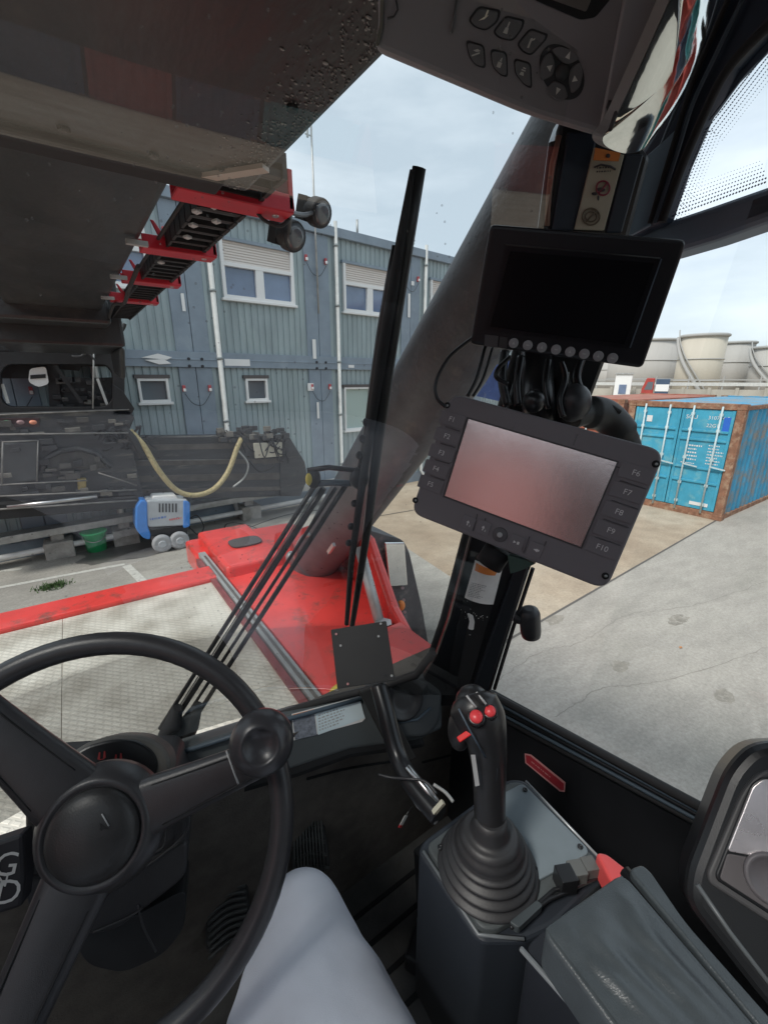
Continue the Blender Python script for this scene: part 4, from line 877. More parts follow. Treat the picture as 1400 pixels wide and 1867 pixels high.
mb.prism(rnd_poly(pil.poly([(851, 1118), (862, 1122), (865, 1134), (863, 1149), (853, 1147), (856, 1133)], .006), .003), -pil.n*.001, white)
tag(mb.build('sticker_residue'), 'torn white sticker remains on the black pillar under the warning label', 'sticker')
# upper label strip
lu = thing('safety_label', 'tall cream safety label with orange header on the upper pillar above the black monitor', 'label', pil.px(1090, 350))
cream = mat('label_cream', (.42, .4, .31), .6, var=.08)
mb = MB(); pil_pr(mb, [(1083, 268), (1138, 282), (1101, 420), (1047, 418)], .006, .004, cream); mb.build('label_sheet', lu, bevel=.001)
mb = MB(); pil_pr(mb, [(1085, 269), (1131, 279), (1127, 294), (1081, 292)], .0068, .0005, orange); mb.build('label_header', lu)
mb = MB(); 
def pe(x, y, rx, ry, m, h=.0075): c = pil.px(x, y, h); mb.ell(c, (pil.px(x+rx, y, h)-c), (pil.px(x, y-ry, h)-c), pil.n*.0003, m, n=6, seg=20)
def pring(x, y, rx, ry, m, w=.0009): mb.tube([pil.px(x+rx*math.cos(a), y+ry*math.sin(a), .007) for a in [2*math.pi*k/24 for k in range(24)]], w, m, 5, closed=True)
mr_ = mat('print_maroon', (.25, .03, .06), .6); pring(1099, 343, 12, 13, mr_); mb.tube([pil.px(1090, 353, .007), pil.px(1108, 333, .007)], .001, mr_, 5); pe(1095, 346, 8, 4, darkp); pe(1083, 353, 5, 3, darkp); pe(1090, 361, 2, 5, darkp)
pring(1077, 395, 16, 15, mat('print_brown', (.14, .12, .08), .6)); pring(1077, 395, 10, 9, MC['print_brown']); mb.tube([pil.px(1068, 404, .007), pil.px(1088, 384, .007)], .001, MC['print_brown'], 5)
mb.tube([pil.px(a, b, .007) for a, b in ((1083, 305), (1095, 300), (1112, 303), (1122, 309))], .001, darkp, 5); pe(1108, 284, 4, 4, darkp)
mb.marks(pil.px(1086, 318, .0072), pil.ex, pil.ey, .022, .007, 2, darkp, seed=3); mb.build('pictograms', lu)
# door frame above right
PXr = PX(.64)
def xp(pts, x=.64): return [onp(a, b, PX(x)) for a, b in pts]
mb = MB(); mb.prism(xp([(1288, -40), (1460, -60), (1440, -5), (1400, 42), (1333, 115), (1283, 205), (1245, 295), (1208, 404), (1180, 414), (1128, 440), (1160, 290), (1235, 170), (1275, 70)]), (.03, 0, 0), mat('door_frame', (.028, .042, .066), .42, var=.2)); mb.build('door_frame', cab, bevel=.006)
mb = MB(); mb.prism(xp([(1172, 288), (1210, 255), (1236, 230), (1182, 412), (1128, 440)], .632), (.006, 0, 0), slate2); mb.build('door_trim', cab, bevel=.002)
mb = MB()
for pts, r_, m in (([(1330, -10), (1300, 60), (1262, 150), (1225, 270), (1184, 408)], .003, rubber), ([(1352, 0), (1300, 108), (1262, 190), (1232, 285), (1192, 408)], .0022, slate), ([(1312, -10), (1290, 60), (1250, 155), (1205, 265)], .002, slate), ([(1440, 20), (1385, 62), (1322, 132), (1278, 220), (1240, 310), (1206, 405)], .005, rubber)):
    mb.tube(crs([onp(a, b, PX(.634)) for a, b in pts], 6), r_, m, 8)
mb.build('door_seal', cab)
mb = MB(); mb.prism(xp([(1120, 428), (1180, 414), (1212, 402), (1300, 372), (1430, 326), (1430, 392), (1300, 438), (1220, 462), (1150, 480)], .66), (.05, 0, 0), slate2); mb.build('door_crossbar', cab, bevel=.01, seg=3)
mb = MB()
frit = mat('frit_print', (.1, .13, .18), .6)
for (a0, b0, a1, b1, nx, ny, N) in ((1210, 402, 1280, 230, 7, 2, 30), (1280, 230, 1400, 75, 7, 5, 32), (1215, 400, 1400, 333, -2, -8, 32)):
    for i in range(N):
        for j in range(7):
            t = (i+.5*(j % 2))/N; x = a0+(a1-a0)*t+nx*(j+.4)*.8; y = b0+(b1-b0)*t+ny*(j+.4)*.8; p = onp(x, y, PX(.657)); s_ = .0013*(1-.11*j)
            mb.add([p+Vector((0, -s_, 0)), p+Vector((0, 0, s_)), p+Vector((0, s_, 0)), p+Vector((0, 0, -s_))], [[0, 1, 2, 3]], frit)
mb.build('window_frit', cab, kind='stuff')
mb = MB(); mb.prism(xp([(1440, 0), (1440, 62), (1400, 92), (1345, 150), (1305, 205), (1276, 240), (1290, 195), (1335, 118), (1398, 44)], .665), (.004, 0, 0), mat('shade_band', (.11, .15, .2), .6)); mb.build('shade_band', cab)
# right wall below the window
mb = MB(); mb.prism(xp([(800, 1238), (892, 1262), (1292, 1482), (1500, 1600), (1800, 2300), (600, 2300)], .62), (.015, 0, 0), mat('side_panel_black', (.0075, .0085, .011), .65, var=.3)); mb.build('side_wall', cab, bevel=.004)
mb = MB()
for off, r_, m in ((0, .007, rubber), (10, .003, slate), (17, .0035, blk_s), (26, .003, slate), (34, .004, blk_m)):
    mb.tube([onp(a, b+off, PX(.612)) for a, b in ((880, 1258), (1100, 1376), (1300, 1484), (1500, 1592))], r_, m, 8)
mb.build('window_sill', cab)
st = thing('red_sticker', 'small narrow red sticker with white print on the black wall beside the joystick', 'sticker', onp(990, 1410, PX(.61)))
q = xp([(956, 1374), (967, 1376), (1030, 1427), (1029, 1444), (1020, 1443), (957, 1391)], .6135); srd = mat('sticker_red', (.4, .035, .05), .5); spk = mat('sticker_pink', (.62, .3, .3), .5)
mb = MB(); mb.prism(q, (.001, 0, 0), spk); q2 = xp([(958, 1376.5), (966, 1378.5), (1027.5, 1429), (1027, 1441), (1021, 1440), (959, 1390)], .6128); mb.prism(q2, (.0005, 0, 0), srd); mb.build('sticker_sheet', st)
a = onp(968, 1391, PX(.612)); b = onp(1020, 1434, PX(.612)); e = (b-a).normalized(); u = Vector((1, 0, 0)).cross(e); u = u if u.z > 0 else -u
mb = MB(); mb.marks(a-u*.001, e, u, (b-a).length, .006, 1, spk, seed=8, fill=.9); mb.build('sticker_print', st)
# dash ledge
T0 = onp(540, 1300, PZ(-.572)); T1 = onp(700, 1255, PZ(-.572)); eL = (T1-T0).normalized(); sl_ = Vector((0, -.45, -1)).normalized(); led = plane_panel(T0, eL.cross(sl_))
mb = MB(); mb.prism(led.poly([(60, 1470), (300, 1376), (500, 1312), (660, 1268), (806, 1236), (808, 1330), (760, 1352), (640, 1368), (545, 1400), (400, 1446), (60, 1590)]), -led.n*.06, mat('ledge_plastic', (.085, .096, .1), .45, bump=.2, bs=500)); mb.build('dash_ledge', cab, bevel=.008, seg=3)
mb = MB(); mb.prism(led.poly([(400, 1428), (545, 1376), (640, 1350), (770, 1336), (780, 1365), (640, 1385), (545, 1420), (400, 1462)], -.002), -led.n*.05, blk_m); mb.build('ledge_underside', cab, bevel=.01)
mb = MB(); mb.tube([onw(a, b, -.004) for a, b in ((60, 1462), (300, 1372), (500, 1306), (600, 1275), (680, 1256), (758, 1232), (790, 1190))], .0065, rubber, 8); mb.tube([led.px(a, b, .004) for a, b in ((300, 1382), (500, 1318), (672, 1270))], .004, slate, 8); mb.build('windscreen_seal', cab)
ll = thing('instruction_label', 'white and blue instruction sticker with orange header stuck on the dash ledge', 'label', led.px(600, 1310))
lp = lambda pts, h: led.poly(pts, h)
mb = MB(); mb.prism(lp([(532, 1302), (655, 1270), (666, 1310), (660, 1316), (536, 1350)], .0015), -led.n*.001, labw)
mb.prism(lp([(575, 1293), (655, 1272), (665, 1309), (580, 1340)], .0022), -led.n*.0005, labb); mb.prism(lp([(534, 1310), (573, 1299), (578, 1340), (538, 1349)], .0022), -led.n*.0005, labg); mb.build('label_sheet', ll)
mb = MB(); mb.prism(lp([(534, 1303), (573, 1293), (574, 1300), (535, 1310)], .0024), -led.n*.0005, orange); e = (led.px(665, 1309)-led.px(580, 1340)).normalized(); u = (led.px(575, 1293)-led.px(580, 1340)).normalized()
mb.marks(led.px(583, 1335, .0027), e, u, .052, .03, 6, lgrey, seed=4); mb.build('label_print', ll)
# round air vent pod at the right end of the ledge
vp = thing('air_vent', 'round black dash vent in an oval pod at the right end of the ledge', 'air vent', led.px(740, 1285))
mb = MB(); mb.prism(rnd_poly(led.poly([(672, 1256), (730, 1242), (795, 1236), (808, 1262), (804, 1318), (780, 1345), (712, 1350), (690, 1310)], .016), .02), -led.n*.05, mat('vent_pod', (.06, .067, .072), .42, bump=.2, bs=600)); mb.build('pod', vp, bevel=.008, seg=3)
c = led.px(735, 1274, .017)
mb = MB(); mb.lathe([(.041, -.004), (.041, .003), (.036, .007), (.034, .004), (.029, .005), (.027, .0), (.015, .001), (.001, .002)], c, led.n, blk, 40); 
mb.build('vent_disc', vp); mb = MB()
mb.tube([led.px(a, b, .017) for a, b in ((720, 1318), (760, 1312), (785, 1290))], .0025, slate, 8); mb.build('vent_ribs', vp)
# footwell
mb = MB(); mb.abox(V(-.76, .6, -1.1), V(.62, .66, -.6), carpet); mb.build('footwell_wall', cab)
mb = MB(); mb.abox(V(-.76, -1, -1.12), V(.62, .62, -1.08), floorm)
for k in range(9): mb.abox(V(.3+.0*k, .1+.055*k, -1.08), V(.62, .108+.055*k, -1.076), blk_m)
mb.build('floor', cab)
mb = MB()
for pts in ([(560, 1420), (640, 1400), (740, 1385)], [(770, 1390), (830, 1375)]): mb.tube(crs([onp(a, b, PY(.598)) for a, b in pts], 5), .0025, blk_m, 6)
mb.build('carpet_seam', cab)
tg = MB(); p = onp(735, 1497, PY(.55)); e = (onp(744, 1482, PY(.55))-onp(728, 1512, PY(.55))).normalized(); n_ = Vector((0, 1, 0)); w_ = e.cross(n_)
tg.box(p, e*.013, w_*.0045, n_*.001, labw); tg.box(p-e*.012, e*.003, w_*.0047, n_*.0012, redp); tg.tube([p+e*.013, p+e*.022], .001, galv, 5); tg.tube([p+e*.022, onp(752, 1470, PY(.56)), onp(770, 1450, PY(.58))], .0008, blk, 5); tag(tg.build('paper_tag'), 'tiny white and red paper tag hanging in the dark footwell', 'tag')
# ---------------------------------------------------------------- window handle
hd = thing('window_knob', 'black cylindrical knob on a short stub at the right edge of the pillar', 'knob', pil.px(965, 1135))
c = pil.px(966, 1134, .0); up_ = (pil.px(966, 1104)-pil.px(970, 1165)).normalized()
mb = MB(); mb.lathe([(.012, -.033), (.0165, -.03), (.018, -.02), (.018, .018), (.015, .026), (.008, .03)], c, up_, blk, 28); mb.build('knob', hd)
mb = MB(); mb.tube([pil.px(926, 1112, -.01), pil.px(945, 1128, 0), c], [.009, .010, .008], blk, 12); mb.build('stub', hd)
# ---------------------------------------------------------------- wiper
wm = mat('wiper_black', (.012, .0125, .013), .38)
wi = thing('windscreen_wiper', 'long upright black wiper blade with its pantograph arms outside the windscreen', 'wiper', onw(655, 870, .03))
def wl_(pts, off=.02): return [onw(a, b, off) for a, b in pts]
mb = MB(); mb.tube(wl_([(764, 306), (745, 420), (723, 560), (706, 680), (690, 800), (672, 950), (655, 1060), (642, 1140)], .025), [.0085, .0095, .0098, .009, .0085, .0075, .0065, .0055], wm, 8, flat=.7); mb.build('blade_holder', wi)
mb = MB(); mb.tube(wl_([(752, 310), (732, 430), (714, 540), (694, 660), (676, 780), (655, 920), (640, 1030), (632, 1138)], .018), [.003, .0055, .007, .007, .006, .0055, .005, .004], rubber, 8); mb.build('blade_rubber', wi)
mb = MB(); mb.tube(wl_([(722, 448), (710, 520), (697, 600), (684, 690), (672, 780), (656, 870)], .045), [.005, .006, .007, .007, .0065, .008], wm, 8); mb.build('upper_arm', wi)
mb = MB(); mb.tube(wl_([(752, 400), (732, 500), (706, 640), (690, 760), (672, 900), (655, 1040)], .035), .0022, galv, 6); mb.build('spring_rail', wi)
mb = MB()
for a, b in ((668, 770), (661, 800), (655, 830), (640, 960), (636, 990), (646, 918)): mb.ell(onw(a, b, .02), (.006, 0, 0), (0, .004, 0), (0, 0, .006), wm, n=6, seg=8)
mb.ell(onw(655, 872, .04), (.016, 0, 0), (0, .012, 0), (0, 0, .018), wm); mb.tube(wl_([(560, 858), (600, 852), (650, 858)], .04), .004, wm, 8); mb.tube(wl_([(570, 882), (610, 880), (655, 882)], .04), .005, slate, 8); mb.ell(onw(572, 872, .04), (.011, 0, 0), (0, .008, 0), (0, 0, .016), wm); mb.ell(onw(563, 874, .028), (.005, 0, 0), (0, .003, 0), (0, 0, .009), yellow); mb.build('pivot', wi)
for (a, b, c_, d_, r_, m) in ((574, 885, 292, 1328, .0036, wm), (590, 890, 305, 1335, .0048, wm), (612, 890, 318, 1340, .0028, wm), (630, 885, 330, 1350, .0040, wm), (582, 888, 299, 1332, .0011, galv)):
    mb = MB(); mb.tube([onw(a+(c_-a)*t/8, b+(d_-b)*t/8, .04) for t in range(9)], r_, m, 8); mb.build('linkage_rod', wi)
mb = MB(); mb.tube(wl_([(325, 1290), (312, 1330), (303, 1352)], .03), [.008, .017, .017], rubber, 12); mb.tube(wl_([(362, 1285), (345, 1320), (330, 1352)], .03), [.008, .018, .019], rubber, 12); mb.build('pivot_boot', wi)
# ---------------------------------------------------------------- plate on its arm
pp = Panel([(603, 1148), (704, 1132), (720, 1240), (615, 1256)], .085)
ph = thing('mounting_plate', 'square black bracket plate with pink-white screws standing on the dash ledge', 'bracket plate', pp.c)
mb = MB(); mb.prism(rnd_poly(pp.poly([(603, 1148), (704, 1132), (720, 1240), (615, 1256)]), .002), -pp.n*.003, mat('plate_black', (.03, .03, .031), .6, var=.2)); mb.build('plate', ph, bevel=.0008)
for a, b, m in ((613, 1156, redp), (690, 1160, lgrey), (694, 1137, lgrey), (621, 1177, lgrey), (714, 1232, lgrey), (634, 1247, redp), (702, 1231, blk_s)):
    mb = MB(); mb.cyl(pp.px(a, b), pp.px(a, b, .002), .0018, spk if m is redp else m, 10); mb.build('screw', ph)
mb = MB(); j0 = pp.px(690, 1250, -.01); mb.tube(crs([j0, at(706, 1300, .62), at(722, 1380, .60), at(752, 1440, .565), at(795, 1492, .53)], 6), [.011]*25, blk_s, 14, caps=True) if 0 else mb.tube(crs([j0, at(704, 1300, .62), at(724, 1375, .60), at(752, 1430, .565), at(800, 1488, .53)], 6), .0125, blk_s, 14)
mb.build('flexible_arm', ph)
mb = MB(); mb.tube([at(742, 1398, .565), at(775, 1437, .55), at(800, 1468, .535)], .0045, steel, 10); mb.tube([at(737, 1428, .57), at(765, 1468, .55), at(795, 1497, .53)], .0045, galv, 10); mb.bar(at(790, 1482, .525), at(808, 1462, .525), .006, .004, mat('brass_tip', (.6, .55, .42), .4, .6)); mb.build('clamp_rods', ph)
mb = MB(); mb.tube(crs([at(690, 1412, .57), at(715, 1418, .565), at(745, 1420, .555), at(775, 1425, .55), at(796, 1448, .54)], 5), .0017, blk, 6); mb.tube(crs([at(790, 1430, .53), at(812, 1445, .525), at(826, 1462, .52)], 5), .002, galv, 6); mb.build('cable_tie', ph)
mb = MB(); mb.prism(led.poly([(655, 1262), (690, 1248), (760, 1382), (728, 1400)], .035), -led.n*.012, mat('strap_black', (.017, .016, .015), .6, var=.3)); mb.build('support_strap', ph, bevel=.003)
# ---------------------------------------------------------------- steering wheel
hc = Vector((-.0583, .4348, EYE-.444)); hn = Vector((-.3203, -.7948, .5155)).normalized()
sw = thing('steering_wheel', 'black three-spoke steering wheel with spinner knob and domed hub', 'steering wheel', hc)
def wpx(px, py, h=0): return onp(px, py, (hc+hn*h, hn))
hx = (wpx(400, 1400)-hc); hx = (hx-hn*hx.dot(hn)).normalized(); hy = hn.cross(hx)
mb = MB(); mb.tube([hc+(hx*math.cos(a)+hy*math.sin(a))*.19 for a in [2*math.pi*k/72 for k in range(72)]], .0125, soft, 18, closed=True); mb.build('rim', sw)
def spoke(px, py, w0, w1, t=.012):
    e = wpx(px, py)-hc; e = e.normalized(); s_ = hn.cross(e); mb = MB(); n = 12; secs = []
    for i in range(n+1):
        f = i/n; d = .045+(.19-.045)*f; w = w0*(1-f)**1.3+w1*(1-(1-f)**1.3); hgt = -.026+.026*f; th = .013*(1-f*.35)
        c = hc+e*d+hn*hgt
        secs.append([c+s_*w*math.copysign(abs(math.cos(a))**.5, math.cos(a))+hn*th*math.copysign(abs(math.sin(a))**.7, math.sin(a)) for a in [2*math.pi*k/20 for k in range(20)]])
    vs = [p for s in secs for p in s]; fs = [[i*20+k, i*20+(k+1) % 20, (i+1)*20+(k+1) % 20, (i+1)*20+k] for i in range(n) for k in range(20)]
    mb.add(vs, fs, soft, True)
    for q in (-.72, .72): mb.tube([c_ for c_ in [hc+e*(.062+.1*i/8)+s_*q*(w0*(1-(i/8*.75+.1))**1.3+w1*(1-(1-(i/8*.75+.1))**1.3))+hn*(-.026+.026*(i/8*.7+.12)+.0105) for i in range(9)]], .0009, blk_m, 5)
    mb.build('spoke', sw)
spoke(470, 1385, .030, .019); spoke(-40, 1310, .036, .024); spoke(20, 1867, .034, .026)
e = wpx(430, 1395)-hc; 
mb = MB(); mb.lathe([(.062, -.045), (.064, -.03), (.058, -.018), (.052, -.011), (.047, -.009), (.045, -.012)], hc, hn, soft, 48); mb.build('hub', sw)
mb = MB(); mb.lathe([(.0445, -.013), (.0435, -.008), (.038, -.003), (.028, .001), (.014, .003), (.001, .004)], hc, hn, mat('hub_cap', (.035, .035, .036), .4, var=.15, vs=30, bump=.2, bs=500), 48)
o = mb.build('hub_cap', sw)
cw = lambda a, b: wpx(a, b, .003)
mb = MB(); mb.add([cw(182, 1500), cw(200, 1512), cw(190, 1512), cw(176, 1522), cw(163, 1528), (cw(184, 1509))], [[0, 1, 2, 3, 4, 5]], blk_m)
mb.tube([cw(186, 1484), cw(199, 1506)], .0007, lgrey, 5); mb.tube([cw(150, 1528), cw(146, 1536)], .0006, lgrey, 5); mb.build('hub_emblem', sw)
kc = wpx(478, 1352, .035)
mb = MB(); mb.lathe([(.008, -.035), (.016, -.022), (.027, -.016), (.0325, -.004), (.0325, .006), (.028, .016), (.020, .0215), (.0165, .0225), (.0155, .019), (.001, .0185)], kc, hn, mat('knob_plastic', (.045, .045, .05), .3, bump=.1, bs=900), 48); mb.build('spinner_knob', sw)
mb = MB(); kk = wpx(415, 1385, -.004); e = (wpx(470, 1370)-hc).normalized(); s_ = hn.cross(e); mb.tube([hc+e*.148+s_*q+hn*(.012) for q in (-.018, 0, .018)], .0012, lgrey, 5); mb.build('knob_clamp', sw)
# ---------------------------------------------------------------- steering column
co = thing('steering_column', 'black steering column housing with hooded instrument pod behind the wheel', 'steering column', at(220, 1500, .6))
colp = mat('column_plastic', (.042, .042, .045), .5, bump=.25, bs=600)
pa = plane_panel(at(215, 1400, .56), (-.25, -.75, .6))
mb = MB(); mb.prism(rnd_poly(pa.poly([(108, 1392), (150, 1356), (208, 1340), (268, 1342), (305, 1368), (312, 1402), (290, 1440), (120, 1440)]), .02), -pa.n*.05, mat('pod_shell', (.12, .115, .105), .55, var=.2)); mb.build('pod_hood', co, bevel=.008, seg=3)
mb = MB(); mb.prism(rnd_poly(pa.poly([(115, 1394), (152, 1362), (208, 1347), (252, 1350), (282, 1372), (288, 1400), (276, 1430), (130, 1425)], .004), .02), -pa.n*.01, blk_s); mb.build('pod_face', co, bevel=.003)
for a, b in ((150, 1390), (186, 1378), (216, 1382), (220, 1380)):
    if a == 220: continue
    mb = MB(); c = pa.px(a, b, .0048); rr = mat('gauge_red', (.4, .05, .05), .4); mb.add([c+pa.ex*x*.0016+pa.ey*y*.002 for x, y in ((-3, -1.6), (-1, -2), (-1, 2.2), (-2, 2.4))], [[0, 1, 2, 3]], rr); mb.add([c+pa.ex*x*.0016+pa.ey*y*.002 for x, y in ((1, -2), (3, -1.6), (2.4, 2.4), (1.4, 2.4))], [[0, 1, 2, 3]], rr); mb.tube([c-pa.ex*.003-pa.ey*.004, c+pa.ex*.003-pa.ey*.0042], .0006, rr, 5); mb.build('warning_light', co)
pb = plane_panel(at(200, 1520, .585), (-.2, -.9, .35))
def pbs(name, pts, h, th, m, bev=.012): MB().prism(rnd_poly(pb.poly(pts, h), .015), -pb.n*th, m).build(name, co, bevel=bev, seg=3)
pbs('column_shroud', [(42, 1420), (318, 1395), (345, 1450), (345, 1560), (300, 1610), (200, 1640), (60, 1640), (45, 1600)], 0, .12, colp)
pbs('column_cover', [(38, 1600), (60, 1690), (120, 1710), (210, 1700), (340, 1600), (345, 1530), (200, 1600)], .006, .12, colp)
pbs('column_base', [(120, 1690), (190, 1700), (340, 1620), (338, 1690), (300, 1740), (225, 1775), (160, 1760)], -.03, .1, blk)
mb = MB()
for pts in ([(175, 1610), (250, 1590), (338, 1520), (344, 1470)], [(215, 1585), (262, 1562), (300, 1540), (300, 1480)], [(170, 1700), (235, 1672), (260, 1655)], [(180, 1640), (230, 1600), (290, 1500)], [(252, 1650), (262, 1690), (285, 1735)]): mb.tube(crs([pb.px(a, b, .008) for a, b in pts], 6), .0013, mat('edge_grey', (.06, .06, .063), .5), 6)
mb.build('column_seams', co)
gp = plane_panel(at(10, 1600, .5), (-.2, -.85, .5))
gb_ = thing('gear_plate', 'black panel with white outlined gear letters left of the steering column', 'panel', gp.c)
MB().prism(gp.poly([(-120, 1575), (42, 1520), (46, 1600), (40, 1655), (-120, 1705)]), -gp.n*.03, mat('gear_panel', (.028, .027, .033), .55)).build('panel', gb_, bevel=.004)
ang = -.35; ex_ = (gp.px(30, 1605)-gp.px(5, 1600)).normalized(); ex_ = gp.ex*math.cos(.25)+gp.ey*math.sin(.25)*-1; ey_ = gp.n.cross(ex_)
for st_, a, b, sz in (('G', 12, 1578, .034), ('N', 2, 1606, .02), ('D', 16, 1628, .034)): MB().text(st_, gp.px(a, b, .001), ex_, ey_, sz, white).build('lettering', gb_)
# pedals
def bellows(name, label, pts, r0, r1, n, m=rubber, cat='pedal boot', squash=.6):
    o = thing(name, label, cat, at(*pts[0])); P_ = crs([at(*p) for p in pts], 12); mb = MB(); N = len(P_); rs = [(r0+(r1-r0)*i/(N-1))*(1+.09*math.sin(i/(N-1)*n*2*math.pi)) for i in range(N)]
    mb.tube(P_, rs, m, 24, flat=squash); mb.build('bellows', o); return o
rb = mat('bellows_rubber', (.04, .04, .04), .6, var=.15)
def ribpad(name, label, pts, d, n, nr, m, rib, cat='pedal'):
    o = thing(name, label, cat, at(pts[0][0], pts[0][1], d)); c = at(sum(p[0] for p in pts)/4, sum(p[1] for p in pts)/4, d); pl = plane_panel(c, n)
    q = pl.poly(pts); MB().prism(rnd_poly(q, .02), -pl.n*.03, m).build('pedal_pad', o, bevel=.006)
    mb = MB()
    for i in range(nr):
        t = (i+.5)/nr; a = q[0]*(1-t)+q[3]*t; b = q[1]*(1-t)+q[2]*t; k = (b-a)*.06
        mb.tube(crs([a+k+pl.n*.001-pl.ey*.006, (a+b)/2+pl.n*.004+pl.ey*.004, b-k+pl.n*.001-pl.ey*.004], 4), .0032, rib, 6)
    mb.build('pad_ribs', o); return o
ribm = mat('rib_rubber', (.075, .078, .075), .5)
ribpad('column_boot', 'tall ribbed rubber boot standing right of the steering column', [(372, 1500), (440, 1490), (460, 1700), (375, 1750)], .78, (-.2, -.8, .5), 20, rb, ribm, 'rubber boot')
ribpad('brake_pedal', 'ribbed rubber brake pedal low at the left between the steering wheel spokes', [(130, 1760), (175, 1755), (260, 1880), (90, 1900)], .86, (-.1, -.7, .7), 12, rb, ribm)
ribpad('accelerator_pedal', 'finely ribbed black accelerator pedal behind the right knee', [(528, 1505), (590, 1495), (606, 1590), (532, 1600)], .84, (-.3, -.7, .6), 4, rb, ribm)
mb = MB(); 
apl = plane_panel(at(565, 1545, .838), (-.3, -.7, .6))
for k in range(10): mb.tube([apl.px(535+5.6*k, 1502-.6*k, .004), apl.px(538+6*k, 1594-.6*k, .004)], .0022, ribm, 6)
o = mb.build('tread_ribs', bpy.data.objects['accelerator_pedal'])
mb = MB(); mb.tube([at(300, 1760, .9), at(420, 1700, .88)], .02, mat('bracket_brown', (.06, .055, .05), .7, var=.3), 10); mb.tube([at(330, 1800, .9), at(440, 1740, .88)], .012, blk, 10); tag(mb.build('pedal_bracket'), 'brown-grey steel pedal bracket in the footwell under the steering wheel', 'bracket')
fb = thing('floor_bracket', 'black steel leg and foot plate on the floor under the joystick console', 'bracket', onp(790, 1720, PZ(-1.08)))
c = onp(790, 1715, PZ(-1.06)); mb = MB(); mb.box(c, (.05, .03, 0), (-.02, .035, 0), (0, 0, .02), blk); mb.build('foot_plate', fb, bevel=.006)
mb = MB(); mb.bar(c, Vector((c.x-.02, c.y+.0, EYE-.8)), .045, .04, blk_m, up=(0, 1, 0)); mb.build('upright', fb, bevel=.004)
# ---------------------------------------------------------------- joystick console
CZ = -.56
def cz(pts, z=CZ): return [onp(a, b, PZ(z)) for a, b in pts]
cons = thing('joystick_console', 'dark console box with grey screwed cover plate carrying the joystick', 'console', onp(900, 1560, PZ(CZ)))
mb = MB(); mb.prism(rnd_poly(cz([(762, 1550), (772, 1530), (925, 1418), (958, 1420), (1097, 1566), (1100, 1600), (1010, 1690), (955, 1716), (880, 1716), (862, 1700)], CZ-.012), .012), (0, 0, -.28), mat('console_navy', (.02, .025, .033), .5, var=.1)); mb.build('console_body', cons, bevel=.006, seg=3)
mb = MB(); mb.prism(rnd_poly(cz([(776, 1540), (930, 1424), (955, 1426), (1090, 1568), (1086, 1582), (905, 1694), (876, 1692)]), .01), (0, 0, -.012), mat('console_top', (.07, .08, .082), .42, bump=.15, bs=700)); mb.build('console_frame', cons, bevel=.003, seg=3)
mb = MB(); mb.prism(rnd_poly(cz([(905, 1452), (952, 1427), (1070, 1545), (1072, 1556), (978, 1606), (960, 1610), (880, 1520)], CZ+.004), .008), (0, 0, -.004), grn_edge); mb.build('cover_plate', cons, bevel=.0015)
for a, b in ((957, 1440), (1057, 1544), (974, 1583), (802, 1545), (875, 1657), (958, 1596)):
    mb = MB(); p = onp(a, b, PZ(CZ+.0045)); mb.lathe([(.0034, 0), (.0034, .0012), (.0018, .0015), (.0016, .0004)], p, (0, 0, 1), blk_s, 14); mb.build('screw', cons)
mb = MB(); ef = [onp(a, b, PZ(CZ-.01)) for a, b in ((772, 1552), (872, 1704), (955, 1712))]; mb.tube(ef, .0022, mat('edge_light', (.14, .155, .165), .4), 6); mb.build('edge_trim', cons); mb = MB()
ef = [onp(a, b, PZ(CZ+.001)) for a, b in ((958, 1424), (1092, 1564))]; mb.tube(ef, .0016, mat('edge_bright', (.45, .47, .48), .3, .3), 6); mb.build('edge_trim', cons)
# clips between console and armrest
mb = MB()
for a, b, s_ in ((1030, 1603, .011), (1050, 1592, .010), (1073, 1583, .009)): mb.box(onp(a, b, PZ(CZ+.01)), (s_*.8, -s_*.4, 0), (s_*.4, s_*.8, 0), (0, 0, s_), blk_s if s_ > .0105 else mat('clip_grey', (.12, .125, .12), .5))
for pts in ([(930, 1692), (1000, 1640), (1100, 1595)], [(955, 1670), (1010, 1622), (1060, 1612)]): mb.tube([onp(a, b, PZ(CZ+.003)) for a, b in pts], .0025, blk_s, 6)
mb.prism(rnd_poly(cz([(928, 1680), (978, 1640), (990, 1650), (945, 1692)], CZ+.008), .003), (0, 0, -.01), mat('clip_dark', (.05, .06, .065), .4)); mb.build('clips', cons, bevel=.001)
js = thing('joystick', 'black joystick grip with red buttons rising from a ribbed rubber boot', 'joystick', onp(892, 1580, PZ(CZ)))
jc = onp(888, 1580, PZ(CZ)); jt = at(893, 1478, .497); ja = (jt-jc).normalized()
bo = mat('boot_rubber', (.022, .022, .024), .5, bump=.12, bs=400)
prof = []; H = .052
for i in range(49):
    t = i/48; r_ = .058*(1-t)+.034*t; r_ += .0022*math.sin(t*5*2*math.pi)*(1 if t < .72 else .2); prof.append((r_, H*t))
prof += [(.031, H+.003), (.028, H+.005), (.024, H+.004), (.022, H+.010), (.019, H+.018), (.017, H+.028)]
mb = MB(); mb.lathe(prof, jc, Vector((ja.x*.5, ja.y*.5, 1)), bo, 56); mb.build('boot', js)
gp_ = [at(893, 1500, .505), at(892, 1450, .497), at(891, 1400, .488), at(886, 1350, .481), at(876, 1312, .478), at(862, 1283, .480), at(856, 1268, .484)]
pts = crs(gp_, 6); N = len(pts); rad = [.0165, .0165, .0175, .0205, .0255, .0255, .015]
def lerp(a, t): t = t*(len(a)-1); i = min(int(t), len(a)-2); return a[i]+(a[i+1]-a[i])*(t-i)
grip = mat('grip_plastic', (.02, .02, .0215), .35, bump=.1, bs=900)
